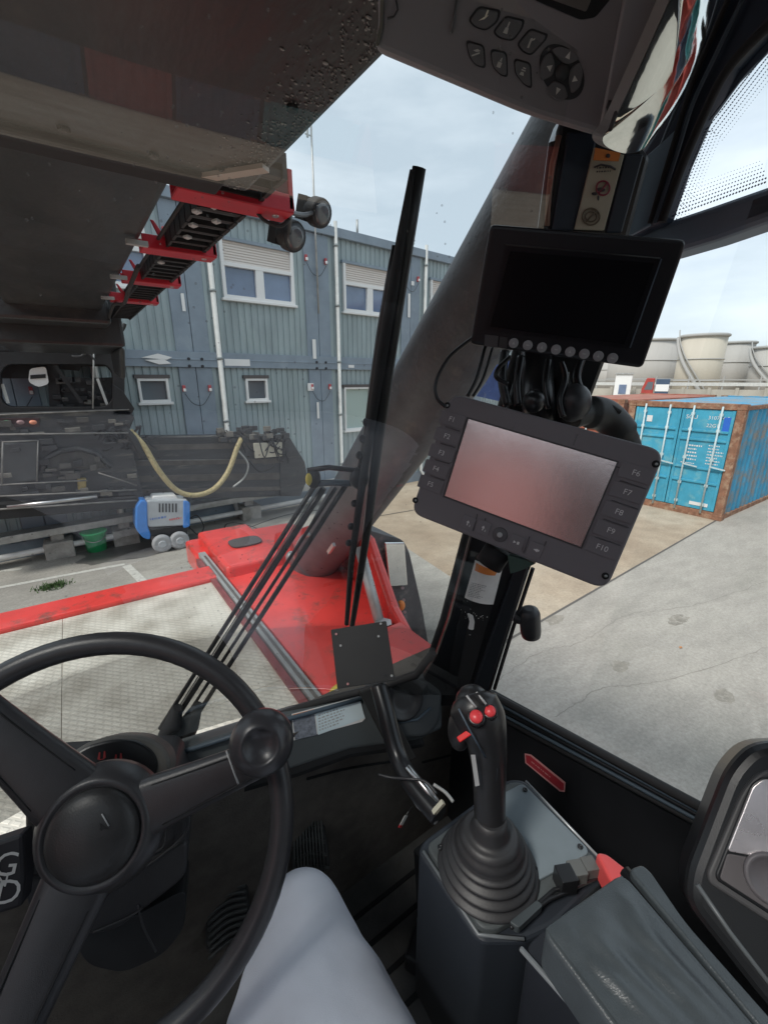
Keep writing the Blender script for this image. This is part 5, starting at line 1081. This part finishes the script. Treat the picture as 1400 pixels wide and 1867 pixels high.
mb = MB(); mb.tube(pts, [lerp(rad, i/(N-1)) for i in range(N)], grip, 24, flat=1.08, ref=ray(890, 1400).normalized()); mb.ell(gp_[-2], (.019, 0, 0), (0, .020, 0), (0, 0, .021), grip); mb.ell(at(838, 1330, .49), (.013, 0, 0), (0, .014, 0), (0, 0, .028), grip); mb.build('grip', js)
def jbtn(a, b, r_, d, m, name='button'):
    c = at(a, b, d); n_ = (CAM-c).normalized()+Vector((0, 0, .5)); mb = MB(); mb.lathe([(r_, -.006), (r_, 0), (r_*.8, .0018), (.0005, .0025)], c, n_, m, 20); mb.lathe([(r_*1.35, -.007), (r_*1.3, -.0015), (r_*1.02, -.0012)], c, n_, blk_s, 20); mb.build(name, js)
jbtn(868, 1306, .0068, .451, redp); jbtn(893, 1296, .006, .455, redp)
mb = MB(); c = at(847, 1341, .462); e = (at(858, 1334, .462)-at(836, 1349, .462)).normalized(); mb.box(c, e*.0085, e.cross(ray(847, 1341)).normalized()*.003, ray(847, 1341).normalized()*.004, mat('rocker_red', (.75, .02, .02), .35)); mb.build('rocker_switch', js, bevel=.001)
mb = MB(); mb.prism([at(858, 1376, .458), at(866, 1376, .458), at(874, 1432, .466), at(866, 1434, .466)], ray(866, 1400).normalized()*.004, lgrey); mb.build('grip_label', js)
mb = MB(); mb.tube([at(850, 1268, .457), at(868, 1290, .452)], .0012, lgrey, 6); mb.tube([at(868, 1262, .46), at(886, 1284, .452)], .0012, lgrey, 6); mb.tube([at(836, 1292, .458), at(858, 1335, .452), at(884, 1380, .46)], .001, slate, 6); mb.tube([at(898, 1320, .462), at(906, 1400, .468), at(902, 1450, .478)], .001, slate, 6); mb.build('grip_seams', js)
mb = MB(); mb.prism([at(862, 1266, .458), at(872, 1262, .458), at(888, 1280, .454), at(878, 1284, .454)], ray(870, 1275).normalized()*.006, blk_m); mb.build('thumb_slider', js)
# ---------------------------------------------------------------- armrest
ar = thing('armrest', 'padded grey-black armrest with a stitched groove behind the joystick', 'armrest', onp(1200, 1750, PZ(-.47)))
AZ = -.465
mb = MB(); a0 = cz([(985, 1693), (1135, 1588), (1500, 2010), (1180, 1960)], AZ); mb.prism(rnd_poly(a0, .012), (0, 0, -.045), lead); mb.build('armrest_pad', ar, bevel=.012, seg=4)
mb = MB(); a1 = cz([(1143, 1584), (1170, 1574), (1188, 1590), (1250, 1680), (1560, 2030), (1515, 2030)], AZ-.002); mb.prism(rnd_poly(a1, .01), (0, 0, -.045), lead); mb.build('armrest_edge', ar, bevel=.009, seg=4)
mb = MB(); mb.tube([onp(a, b, PZ(AZ-.014)) for a, b in ((1138, 1588), (1300, 1790), (1500, 2020))], .006, blk_s, 8); mb.build('groove', ar)
c4_ = cz([(994, 1697), (1132, 1600), (1478, 2008), (1184, 1948)], AZ)
def cush(u, v):
    p = (c4_[0]*(1-u)+c4_[1]*u)*(1-v)+(c4_[3]*(1-u)+c4_[2]*u)*v; e = min(1, 6*min(u, 1-u))*min(1, 9*min(v, 1-v))
    h = .0035*e+.0045*e*(.45*math.sin(14*u+6*v+1.2*math.sin(5*v))*math.exp(-((v-.4)/.3)**2)+.2*math.sin(31*u-9*v)*math.exp(-((v-.5)/.25)**2))
    return p+Vector((0, 0, max(h, .0)+.003))
MB().grid(cush, 40, 50, lead).build('cushion_top', ar)
mb = MB(); mb.prism(rnd_poly(cz([(955, 1730), (985, 1700), (1140, 1600), (1500, 2020), (1180, 2000)], AZ-.05), .01), (0, 0, -.3), mat('armrest_base', (.011, .013, .018), .5)); mb.tube([onp(a, b, PZ(AZ-.047)) for a, b in ((948, 1728), (1105, 1905))], .0028, mat('edge_light', (.14, .155, .165)), 6); mb.build('armrest_box', ar, bevel=.004)  # pale tube stands in for the bluish highlight along the base
# red piece behind the armrest
rd = mat('salmon_plastic', (.7, .09, .09), .4)
mb = MB(); mb.prism(rnd_poly(cz([(1085, 1553), (1105, 1555), (1150, 1590), (1210, 1640), (1238, 1660), (1265, 1720), (1240, 1740), (1120, 1620)], -.53), .006), (0, 0, -.03), rd)
tag(mb.build('red_guard', bevel=.003), 'salmon-red plastic guard showing past the right side of the armrest', 'guard')
# ---------------------------------------------------------------- right terminal
rp = plane_panel(at(1360, 1560, .44), (-.72, -.35, .6))
rt = thing('side_terminal', 'thick black framed terminal at the right edge, beside the armrest', 'terminal', rp.c)
def rps(name, pts, h, th, m, bev=.006, r_=.02, par=None): return MB().prism(rnd_poly(rp.poly(pts, h), r_), -rp.n*th, m).build(name, par or rt, bevel=bev, seg=3)
rps('housing', [(1560, 1350), (1372, 1352), (1325, 1400), (1252, 1590), (1250, 1650), (1430, 1880), (1600, 1990), (1700, 1700)], 0, .06, mat('terminal_black', (.022, .024, .027), .32, bump=.1, bs=700), .012, .04)
rps('bezel', [(1520, 1395), (1385, 1404), (1352, 1440), (1288, 1592), (1292, 1612), (1420, 1695), (1520, 1750)], .004, .008, mat('bezel_grey', (.085, .085, .088), .45), .003, .012)
sb = rps('face', [(1510, 1410), (1388, 1416), (1368, 1430), (1303, 1594), (1306, 1606), (1420, 1680), (1510, 1735)], .0055, .004, blk_s, .002, .008)
scr_r = mat('glossy_screen', (.85, .8, .81), .28, .75, var=.12, vs=25, spec=.8)
rps('screen', [(1505, 1425), (1390, 1421), (1372, 1434), (1325, 1552), (1400, 1566), (1505, 1580)], .0064, .002, scr_r, .0008, .004)
rps('keypad', [(1325, 1556), (1400, 1570), (1505, 1584), (1505, 1725), (1420, 1672), (1311, 1602)], .0064, .002, mat('keypad_mauve', (.13, .12, .125), .5), .0008, .003)
MB().lathe([(.022, 0), (.022, .004), (.018, .005), (.017, .002), (.0005, .003)], rp.px(1405, 1602, .006), rp.n, mat('keypad_knob', (.17, .16, .17), .45), 32).build('rotary_knob', rt)
mb = MB(); mb.tube([rp.px(a, b, .0) for a, b in ((1270, 1612), (1330, 1700), (1430, 1830))], .0025, mat('edge_light', (.14, .155, .165)), 6); mb.build('housing_edge', rt)
# ---------------------------------------------------------------- upper monitor
mp_ = Panel([(893, 408), (1254, 437), (1172, 672), (856, 628)], .185)
mo = thing('monitor', 'switched-off black monitor with a row of grey round buttons, mounted above the grey terminal', 'monitor', mp_.c)
mbk = mat('monitor_black', (.0085, .009, .012), .38, bump=.15, bs=900)
MB().prism(rnd_poly(mp_.poly([(893, 408), (1254, 437), (1172, 672), (856, 628)]), .006), -mp_.n*.03, mbk).build('housing', mo, bevel=.004, seg=3)
mb = MB(); inn = mp_.poly([(922, 446), (1205, 470), (1146, 636), (885, 602)], .0006); 
mb.prism(rnd_poly(inn, .003), -mp_.n*.001, mat('screen_bezel', (.006, .006, .009), .3)); mb.build('bezel', mo)
MB().prism(mp_.poly([(930, 458), (1192, 480), (1138, 628), (893, 596)], .001), -mp_.n*.001, mat('screen_black', (.005, .005, .007), .22, spec=.4)).build('screen', mo)
mb = MB(); mb.tube([mp_.px(a, b, .001) for a, b in ((1205, 472), (1148, 634))], .0007, slate, 5); mb.tube([mp_.px(a, b, .001) for a, b in ((920, 446), (1203, 471))], .0006, blk_s, 5); mb.build('bezel_edge', mo)
bt = mat('monitor_button', (.3, .3, .31), .5, bump=.3, bs=1500)
for i in range(8):
    a = 936+i*25.7; b = 625.5+i*3.95; mb = MB(); mb.lathe([(.0052, -.001), (.0052, .0014), (.0042, .002), (.0003, .0021)], mp_.px(a, b, .001), mp_.n, bt, 20)
    c = mp_.px(a, b, .0034); k = .0017; mb.add([c+mp_.ex*x*k+mp_.ey*y*k for x, y in ((-1, -.3), (1, -.3), (1, .3), (-1, .3))] if i % 2 else [c+mp_.ex*x*k+mp_.ey*y*k for x, y in ((-.9, -.8), (.9, -.8), (0, 1))], [[0, 1, 2, 3]] if i % 2 else [[0, 1, 2]], lgrey); mb.build('button', mo)
MB().prism(mp_.poly([(884, 610), (908, 613), (906, 634), (882, 631)], .001), -mp_.n*.001, mat('sensor_grey', (.07, .068, .07), .5)).build('sensor_window', mo); MB().prism(mp_.poly([(911, 614), (925, 616), (923, 636), (909, 634)], .001), -mp_.n*.001, mat('sensor_dark', (.04, .039, .04), .5)).build('sensor_window', mo)
# ---------------------------------------------------------------- bracket, balls and cables behind the terminals
br = thing('monitor_bracket', 'black ball-joint bracket and cables holding the two screens to the pillar', 'bracket', at(1000, 700, .58))
mb = MB(); mb.tube([at(975, 640, .60), at(985, 800, .60)], .022, blk_s, 16); mb.tube([at(1012, 640, .62), at(1030, 800, .6)], .018, blk_m, 16); mb.build('bracket_tubes', br)
mb = MB(); mb.ell(at(973, 732, .53), (.0135, 0, 0), (0, .0135, 0), (0, 0, .0135), blk_s); mb.ell(at(1046, 735, .55), (.022, 0, 0), (0, .02, 0), (0, 0, .024), blk); mb.build('ball_joint', br)
mb = MB(); mb.tube(crs([at(1040, 760, .56), at(1075, 752, .57), at(1105, 760, .58), at(1136, 795, .59), at(1148, 835, .6)], 6), [.016]*6+[.021]*6+[.021]*6+[.017]*7, mat('hood_black', (.022, .024, .024), .5, var=.4, vs=30), 20); mb.tube([at(1105, 735, .56), at(1130, 752, .56)], .003, blk_m, 8); mb.build('knuckle_cover', br)
mb = MB()
for pts, r_ in (([(862, 616, .5), (820, 650, .5), (795, 695, .5), (796, 725, .5), (812, 742, .5)], .0022), ([(884, 632, .52), (868, 690, .52), (852, 722, .52)], .0022), ([(898, 632, .53), (880, 690, .53), (862, 722, .53)], .0018), ([(930, 650, .53), (908, 672, .53), (905, 688, .53), (925, 700, .53)], .0028), ([(1022, 660, .54), (1030, 690, .54), (1020, 730, .54), (1026, 760, .54)], .004), ([(950, 650, .55), (942, 700, .55), (945, 740, .55)], .005), ([(1060, 650, .56), (1050, 690, .56), (1066, 730, .56)], .006), ([(1000, 655, .55), (994, 700, .55), (1000, 745, .55)], .004), ([(920, 640, .57), (915, 690, .57), (925, 740, .57)], .006)):
    mb.tube(crs([at(*p) for p in pts], 6), r_, blk_s, 8)
mb.build('cables', br)
mb = MB(); mb.prism([at(1030, 680, .55), at(1038, 678, .55), at(1036, 698, .55), at(1028, 712, .55)], ray(1033, 690)*.003, mat('tape_pale', (.4, .43, .42), .5)); mb.build('tape', br)
sg = MB(); sg.prism([at(905, 665, 1.5), at(930, 655, 1.5), at(912, 732, 1.5), at(868, 722, 1.5), at(890, 690, 1.5)], ray(900, 700)*.02, mat('blue_board', (.12, .2, .5), .5, var=.3, vs=20, dirt=(.5, .55, .65), ds=12)); tag(sg.build('blue_board'), 'small blue and white board glimpsed between the pillar and the lift cylinder', 'board')
# ---------------------------------------------------------------- grey terminal
tp = Panel([(822, 716), (1214, 822), (1105, 1077), (748, 935)], .25)
te = thing('touch_terminal', 'grey panel terminal with a pinkish reflecting screen and F1 to F10 keys', 'terminal', tp.c)
o4 = [(822, 716), (1214, 822), (1105, 1077), (748, 935)]
MB().prism(rnd_poly(tp.poly(o4), .017, 7), -tp.n*.032, term_g).build('housing', te, bevel=.003, seg=3)
scr = mat('touch_screen', (.95, .82, .8), .24, .9, var=.06, vs=14, spec=.8, bump=.02, bs=200)
MB().prism(tp.poly([(851, 760), (1128, 841), (1060, 1001), (807, 906)], .0007), -tp.n*.001, mat('screen_edge', (.07, .068, .07), .5)).build('screen_edge', te)
MB().prism(tp.poly([(854, 764), (1124, 843), (1058, 997), (811, 904)], .0012), -tp.n*.001, scr).build('screen', te)
def key(x, y, tx, sz=.0075, w=.017, h=.0085):
    c = tp.px(x, y, .0006); o = MB(); o.prism(rnd_poly([c+tp.ex*w*a+tp.ey*h*b for a, b in ((-1, -1), (1, -1), (1, 1), (-1, 1))], .0015), tp.n*.0008, term_g)
    k_ = o.build('key', te, bevel=.0003)
    return k_, c
kys = [('F1', 824, 765), ('F2', 815, 796), ('F3', 805, 826), ('F4', 795, 855), ('F5', 785, 883), ('F6', 1159, 863), ('F7', 1143, 898), ('F8', 1128, 934), ('F9', 1113, 968), ('F10', 1097, 999)]
for tx, x, y in kys:
    k_, c = key(x, y, tx); MB().text(tx, c+tp.n*.0012, tp.ex, tp.ey, .0088, white).build('key_lettering', k_)
mb = MB()
for i in range(5):
    for (A, B) in (((835, 752), (782, 912)), ((1172, 842), (1108, 1016))):
        pass
for x0, y0, x1, y1 in ((812, 778, 838, 786), (803, 808, 829, 816), (793, 838, 819, 846), (784, 867, 810, 876), (1130, 876, 1178, 892), (1114, 912, 1162, 928), (1099, 946, 1146, 962), (1084, 979, 1130, 994), (870, 937, 862, 968), (885, 945, 876, 974), (965, 978, 954, 1008), (995, 987, 983, 1018), (1106, 846, 1170, 864)): mb.tube([tp.px(x0, y0, .0008), tp.px(x1, y1, .0008)], .0005, term_d, 5)
mb.build('key_grooves', te)
for x, y in ((853, 953), (881, 962), (941, 989), (975, 1002)):
    k_, c = key(x, y, '', w=.0085, h=.0085); mb = MB(); c = c+tp.n*.0014; k = .0022
    shp = {853: ((-1, 0), (1, 0), (0, 1.5)), 881: ((-1, -.2), (1, -.2), (0, 1.3)), 941: ((-1.6, .8), (-1.6, -.8), (0, 0)), 975: ((1.4, -1), (1.4, 1), (-1, 0))}[x]
    mb.add([c+tp.ex*a*k+tp.ey*b*k for a, b in shp], [[0, 1, 2]], white)
    if x in (853, 881): mb.add([c+tp.ex*a*k+tp.ey*b*k for a, b in ((-.3, -1.6), (.3, -1.6), (.3, 0), (-.3, 0))], [[0, 1, 2, 3]], white); mb.add([c+tp.ex*a*k+tp.ey*b*k for a, b in ((1.2, -2), (1.9, -2), (1.9, -.6), (1.2, -.6))], [[0, 1, 2, 3]], lgrey)
    if x == 941: mb.add([c+tp.ex*a*k+tp.ey*b*k for a, b in ((.4, -.8), (1.6, -.8), (1.6, .8), (.4, .8))], [[0, 1, 2, 3]], white)
    if x == 975: mb.add([c+tp.ex*a*k+tp.ey*b*k for a, b in ((1.4, -.4), (2.2, -.4), (2.2, .8), (1.4, .4))], [[0, 1, 2, 3]], white)
    mb.build('key_symbol', k_)
mb = MB(); c = tp.px(911, 975, .0); mb.lathe([(.0092, 0), (.0088, .0012), (.0075, .001), (.0068, .0016), (.0003, .0018)], c, tp.n, term_d, 32); mb.lathe([(.0035, .0015), (.003, .0021), (.0003, .0022)], c, tp.n, lgrey, 20); mb.build('power_button', te)
for x, y in ((815, 739), (1195, 846), (757, 912), (1103, 1050)):
    mb = MB(); c = tp.px(x, y); mb.lathe([(.004, 0), (.004, .0004), (.0003, .0005)], c, tp.n, blk_m, 16); mb.lathe([(.0018, .0004), (.0003, .001)], c+tp.ex*.0005, tp.n, lgrey, 12); mb.build('screw', te)
mb = MB(); mb.tube([tp.px(938, 772, .0003), tp.px(934, 782, .0003)], .0005, gry_k, 5); mb.tube([tp.px(1052, 792, .0003), tp.px(1044, 812, .0003)], .0007, mat('scratch', (.18, .18, .18)), 5); mb.build('scratches', te)
mb = MB(); mb.prism(tp.poly([(925, 1012), (955, 1020), (975, 1028), (950, 1040), (930, 1046)], -.012), -tp.n*.02, mat('green_bracket', (.03, .075, .06), .5)); mb.tube([tp.px(910, 1000, -.03), tp.px(890, 1030, -.03)], .018, blk_m, 14); mb.build('rear_bracket', te)
# ---------------------------------------------------------------- overhead console
op = plane_panel(at(900, 120, .42), Vector((-.52, -.62, -.42)))
oc = thing('overhead_console', 'grey-black overhead keypad console with symbol buttons, hanging at the top of the windscreen', 'overhead console', op.c)
def ops(name, pts, h, th, m, bev=.004, r_=.006, par=None): return MB().prism(rnd_poly(op.poly(pts, h), r_) if r_ else op.poly(pts, h), -op.n*th, m).build(name, par or oc, bevel=bev, seg=3)
ops('housing', [(672, -300), (690, 40), (682, 92), (968, 212), (1088, 248), (1112, 238), (1224, 0), (1360, -300)], 0, .05, gry_k, .012, .02)
ops('side_rail', [(1148, -60), (1225, -60), (1115, 232), (1092, 240)], .0035, .01, mat('rail_grey', (.32, .32, .33), .35), .004, .004)
ops('left_highlight', [(694, -60), (702, -60), (697, 50), (690, 84), (683, 84), (692, 45)], .003, .01, mat('highlight_olive', (.13, .125, .105), .5), .002, .001)  # olive strip put in for the highlight along the left edge
ops('display_recess', [(960, -120), (1210, -120), (1085, 32), (1058, 36), (974, 0)], .0012, .002, blk_s, .001, .003)
ops('display', [(975, -80), (1110, -80), (1068, 22), (985, -8)], .0016, .002, mat('display_olive', (.13, .12, .11), .3), .0005, .002)
bk1 = mat('pad_button', (.13, .13, .135), .5); edge = mat('pad_edge', (.03, .031, .035), .5)
btn = [([(852, 36), (872, 10), (914, 18), (908, 40), (886, 57), (864, 50)], (882, 31)), ([(897, 58), (921, 27), (957, 36), (953, 52), (935, 76), (908, 70)], (924, 52)), ([(941, 80), (966, 50), (999, 62), (996, 72), (968, 103), (950, 94)], (967, 77)),
       ([(848, 72), (883, 82), (886, 126), (866, 120), (854, 102)], (868, 96)), ([(893, 88), (924, 94), (926, 142), (912, 138), (897, 122)], (911, 115)), ([(936, 105), (968, 114), (970, 163), (956, 156), (938, 134)], (952, 132))]
for i, (pts, (x, y)) in enumerate(btn):
    MB().prism(rnd_poly(op.poly(pts, .0006), .004), -op.n*.001, edge).build('button_surround', oc)
    cx_ = sum(p[0] for p in pts)/len(pts); cy__ = sum(p[1] for p in pts)/len(pts)
    b_o = MB().prism(rnd_poly(op.poly([(cx_+(a-cx_)*.84, cy__+(b-cy__)*.84) for a, b in pts], .003), .0035), -op.n*.003, bk1).build('button', oc, bevel=.0008)
    mb = MB(); c = op.px(x, y, .0032); k = .0022; ex, ey = (op.px(x+5, y+2)-op.px(x, y)).normalized(), (op.px(x+2, y-5)-op.px(x, y)).normalized()
    G = {0: [[(-1.5, -1.5), (0, 0), (1.5, 1), (.5, -.5)], [(.2, 0), (.9, 0), (.9, 2.2), (.2, 2.2)]], 1: [[(-1, -1.5), (.9, -1.5), (.6, .2), (-.7, .2)], [(-.3, .2), (.3, .2), (.3, 2), (-.3, 2)]], 2: [[(-.6, -1.8), (.2, -1.8), (.2, 1.4), (-.6, 1)], [(.2, .4), (1.2, 1), (1.2, 1.6), (.2, 1)]], 3: [[(-1.6, .3), (0, 1.2), (1.5, 0.9), (0, .2)], [(-1.5, -1.2), (-1.2, -1.6), (1.5, .1), (1.2, .5)]], 4: [[(-.9, -1.4), (.9, -1.4), (.9, .3), (-.9, .3)], [(-.5, .5), (.5, .5), (.2, 1.7), (-.2, 1.7)]], 5: [[(-1, -.9), (1, -.9), (.6, .1), (-.6, .1)], [(-.9, .5), (1, .5), (1, .9), (-.9, .9)], [(-.5, 1.2), (.8, 1.2), (.8, 1.6), (-.5, 1.6)]]}[i]
    for g_ in G: mb.add([c+ex*a*k+ey*b*k for a, b in g_], [[0, 1, 2, 3]], mat('pad_symbol', (.5, .5, .46), .5) if i else mat('pad_symbol_bright', (.8, .78, .62), .5))
    mb.build('button_symbol', b_o)
# direction pad
dc = (1024, 131); ddx = (op.px(1064, 131)-op.px(1024, 131)).length
MB().prism(op.poly([(1024+41*math.cos(a), 131+51*math.sin(a+.3)) for a in [2*math.pi*k/36 for k in range(36)]], .0006), -op.n*.001, edge).build('pad_surround', oc)
for i, (pts, s_) in enumerate(((( (1004, 91), (1020, 84), (1042, 92), (1056, 108), (1036, 118), (1022, 112)), (1036, 101)), (((1058, 112), (1063, 132), (1058, 158), (1042, 172), (1036, 150), (1040, 124)), (1048, 145)), (((1036, 178), (1018, 184), (1000, 172), (996, 162), (1010, 146), (1030, 156)), (1016, 166)), (((986, 148), (984, 122), (992, 102), (1004, 94), (1012, 116), (1008, 138)), (1001, 123)))):
    b_o = MB().prism(rnd_poly(op.poly(pts, .003), .003), -op.n*.003, bk1).build('arrow_button', oc, bevel=.0008)
    c = op.px(*s_, .0032); k = .0026; d0 = [(0, 1), (1, 0), (0, -1), (-1, 0)][i]; ex = (op.px(s_[0]+4, s_[1]+2)-op.px(*s_)).normalized(); ey = (op.px(s_[0]+2, s_[1]-5)-op.px(*s_)).normalized()
    f = ex*d0[0]+ey*d0[1]; g_ = ex*-d0[1]+ey*d0[0]; MB().add([c+f*k*1.1, c-f*k*.8+g_*k*.9, c-f*k*.8-g_*k*.9], [[0, 1, 2]], mat('arrow_print', (.6, .6, .55), .5)).build('arrow', b_o)
MB().lathe([(.0065, 0), (.0062, .0022), (.0003, .0024)], op.px(1025, 131), op.n, mat('centre_button', (.04, .04, .043), .5), 24).build('centre_button', oc)
mb = MB(); mb.tube([op.px(a, b, .0015) for a, b in ((722, 0), (725, 18), (718, 30), (706, 33))], .0008, edge, 5); mb.tube([op.px(a, b, .0045) for a, b in ((1112, 183), (1108, 195), (1110, 204))], .0018, edge, 6); mb.tube([op.px(a, b, .0015) for a, b in ((833, 0), (822, 60))], .0012, mat('seam_grey', (.11, .108, .11)), 5); mb.build('seams', oc)
# ---------------------------------------------------------------- curved mirror
mn = Vector((.06, -.93, -.54)).normalized(); mc_ = at(1190, 120, .395); mi_ = plane_panel(mc_, mn)
rv = thing('rear_view_mirror', 'curved rear-view mirror beside the overhead console, reflecting the container yard', 'mirror', mc_)
mq = crs([mi_.px(a, b) for a, b in ((1098, 256), (1128, 205), (1226, -10), (1250, -80), (1300, -80), (1292, 20), (1280, 90), (1240, 180), (1195, 245), (1165, 275), (1130, 278))], 6, closed=True)
cen = sum(mq, Vector())/len(mq); vs = []; K = 10
for k in range(K+1):
    r_ = 1-k/K*.98
    for p in mq: vs.append(cen+(p-cen)*r_+mi_.n*.010*(1-r_*r_))
n_ = len(mq); fs = [[k*n_+i, k*n_+(i+1) % n_, (k+1)*n_+(i+1) % n_, (k+1)*n_+i] for k in range(K) for i in range(n_)]; fs.append([K*n_+i for i in range(n_)])
mb = MB(); mb.add(vs, fs, mat('mirror_glass', (.72, .74, .7), .07, 1.0, bump=.03, bs=12), True); mb.build('mirror_glass', rv)
mb = MB(); mb.prism([p-mi_.n*.001 for p in mq], -mi_.n*.012, mat('mirror_back', (.3, .31, .3), .4)); mb.build('mirror_shell', rv)
mb = MB(); mb.tube([at(1112, 236, .41), at(1150, 130, .42)], [.002, .003], blk, 10); mb.build('mirror_stem', rv)
# ================================================================== THE OPERATOR
pe_ = thing('person', 'seated person in pale blue-grey trousers, only the right thigh and knee in view', 'person', V(-.06, -.3, -.62))
def skin_body(name, J, E, m, parent, sub=2):
    me = bpy.data.meshes.new(name); og = ORG[parent.name]; me.from_pydata([V(*j[:3])-og for j in J], E, []); me.materials.append(m)
    o = bpy.data.objects.new(name, me); S.collection.objects.link(o); o.parent = parent; ORG[o.name] = og
    md = o.modifiers.new('skin', 'SKIN'); md.use_smooth_shade = True; sv = me.skin_vertices[0].data
    for i, j in enumerate(J): sv[i].radius = (j[3], j[4] if len(j) > 4 else j[3]); 
    sv[0].use_root = True; o.modifiers.new('sub', 'SUBSURF').levels = sub; o.modifiers['sub'].render_levels = sub; return o
skin_c = mat('skin', (.5, .3, .22), .5); jack = mat('jacket_dark', (.03, .032, .04), .8, var=.15, vs=12)
J = [(-.06, -.32, -.58, .15, .11), (-.06, -.33, -.42, .14, .1), (-.06, -.36, -.24, .17, .1), (-.06, -.36, -.16, .07, .07), (-.06, -.34, -.09, .07, .08), (-.06, -.33, -.04, .05, .06),
     (.12, -.36, -.22, .06), (.16, -.38, -.4, .05), (.12, -.2, -.33, .04), (.08, -.1, -.16, .035),
     (-.24, -.36, -.2, .06), (-.34, -.2, -.4, .05), (-.3, .02, -.45, .04), (-.28, .1, -.45, .035)]
skin_body('body', [(*j[:3], *j[3:]) for j in J], [(0, 1), (1, 2), (2, 3), (3, 4), (4, 5), (2, 6), (6, 7), (7, 8), (8, 9), (2, 10), (10, 11), (11, 12), (12, 13)], jack, pe_)
def legshape(name, secs, m, n=36):
    # secs: centre, half width across, half depth, along lists -> one smooth trouser leg
    C = crs([s[0] for s in secs], 6); N = len(C); wa = [lerp([s[1] for s in secs], i/(N-1)) for i in range(N)]; wb = [lerp([s[2] for s in secs], i/(N-1)) for i in range(N)]
    vs = []; x = Vector((1, 0, 0))
    for i, p in enumerate(C):
        t = (C[min(i+1, N-1)]-C[max(i-1, 0)]).normalized(); xx = (x-t*x.dot(t)).normalized(); yy = t.cross(xx)
        for k in range(n):
            a = 2*math.pi*k/n; f = 1+.012*math.sin(a*5+i*.35)+.01*math.sin(a*3-i*.5); vs.append(p+(xx*math.cos(a)*wa[i]+yy*math.sin(a)*wb[i])*f)
    fs = [[i*n+k, i*n+(k+1) % n, (i+1)*n+(k+1) % n, (i+1)*n+k] for i in range(N-1) for k in range(n)]; mb = MB(); mb.add(vs, fs, m, True); mb.add(vs[:n], [list(range(n))], m); mb.add(vs[-n:], [list(range(n))], m)
    o = mb.build(name, pe_); q = o.modifiers.new('fuse', 'REMESH'); q.mode = 'VOXEL'; q.voxel_size = .0055; q.use_smooth_shade = True; q = o.modifiers.new('smooth', 'SMOOTH'); q.factor = .6; q.iterations = 28
    tx = bpy.data.textures.new('folds', 'CLOUDS'); tx.noise_scale = .07; tx.noise_depth = 2; q = o.modifiers.new('folds', 'DISPLACE'); q.texture = tx; q.strength = .005; q.mid_level = .5; q.texture_coords = 'LOCAL'
    return o
kn = at(553, 1645, .62)
legshape('trouser_leg', [(V(.03, -.32, -.62), .1, .09), (V(.07, -.12, -.6), .1, .085), (at(570, 1880, .50), .098, .085), (at(563, 1790, .535), .08, .07), (at(556, 1715, .57), .066, .06), (at(550, 1665, .61), .052, .052), (at(546, 1662, .67), .046, .046), (at(542, 1700, .78), .045, .045), (at(540, 1740, .9), .05, .05)], trou)
legshape('trouser_leg', [(V(-.15, -.32, -.62), .1, .09), (V(-.2, -.1, -.62), .09, .085), (V(-.27, .2, -.63), .075, .07), (V(-.29, .32, -.68), .06, .06), (V(-.3, .34, -.8), .05, .05), (V(-.31, .3, -1.02), .05, .05)], trou)
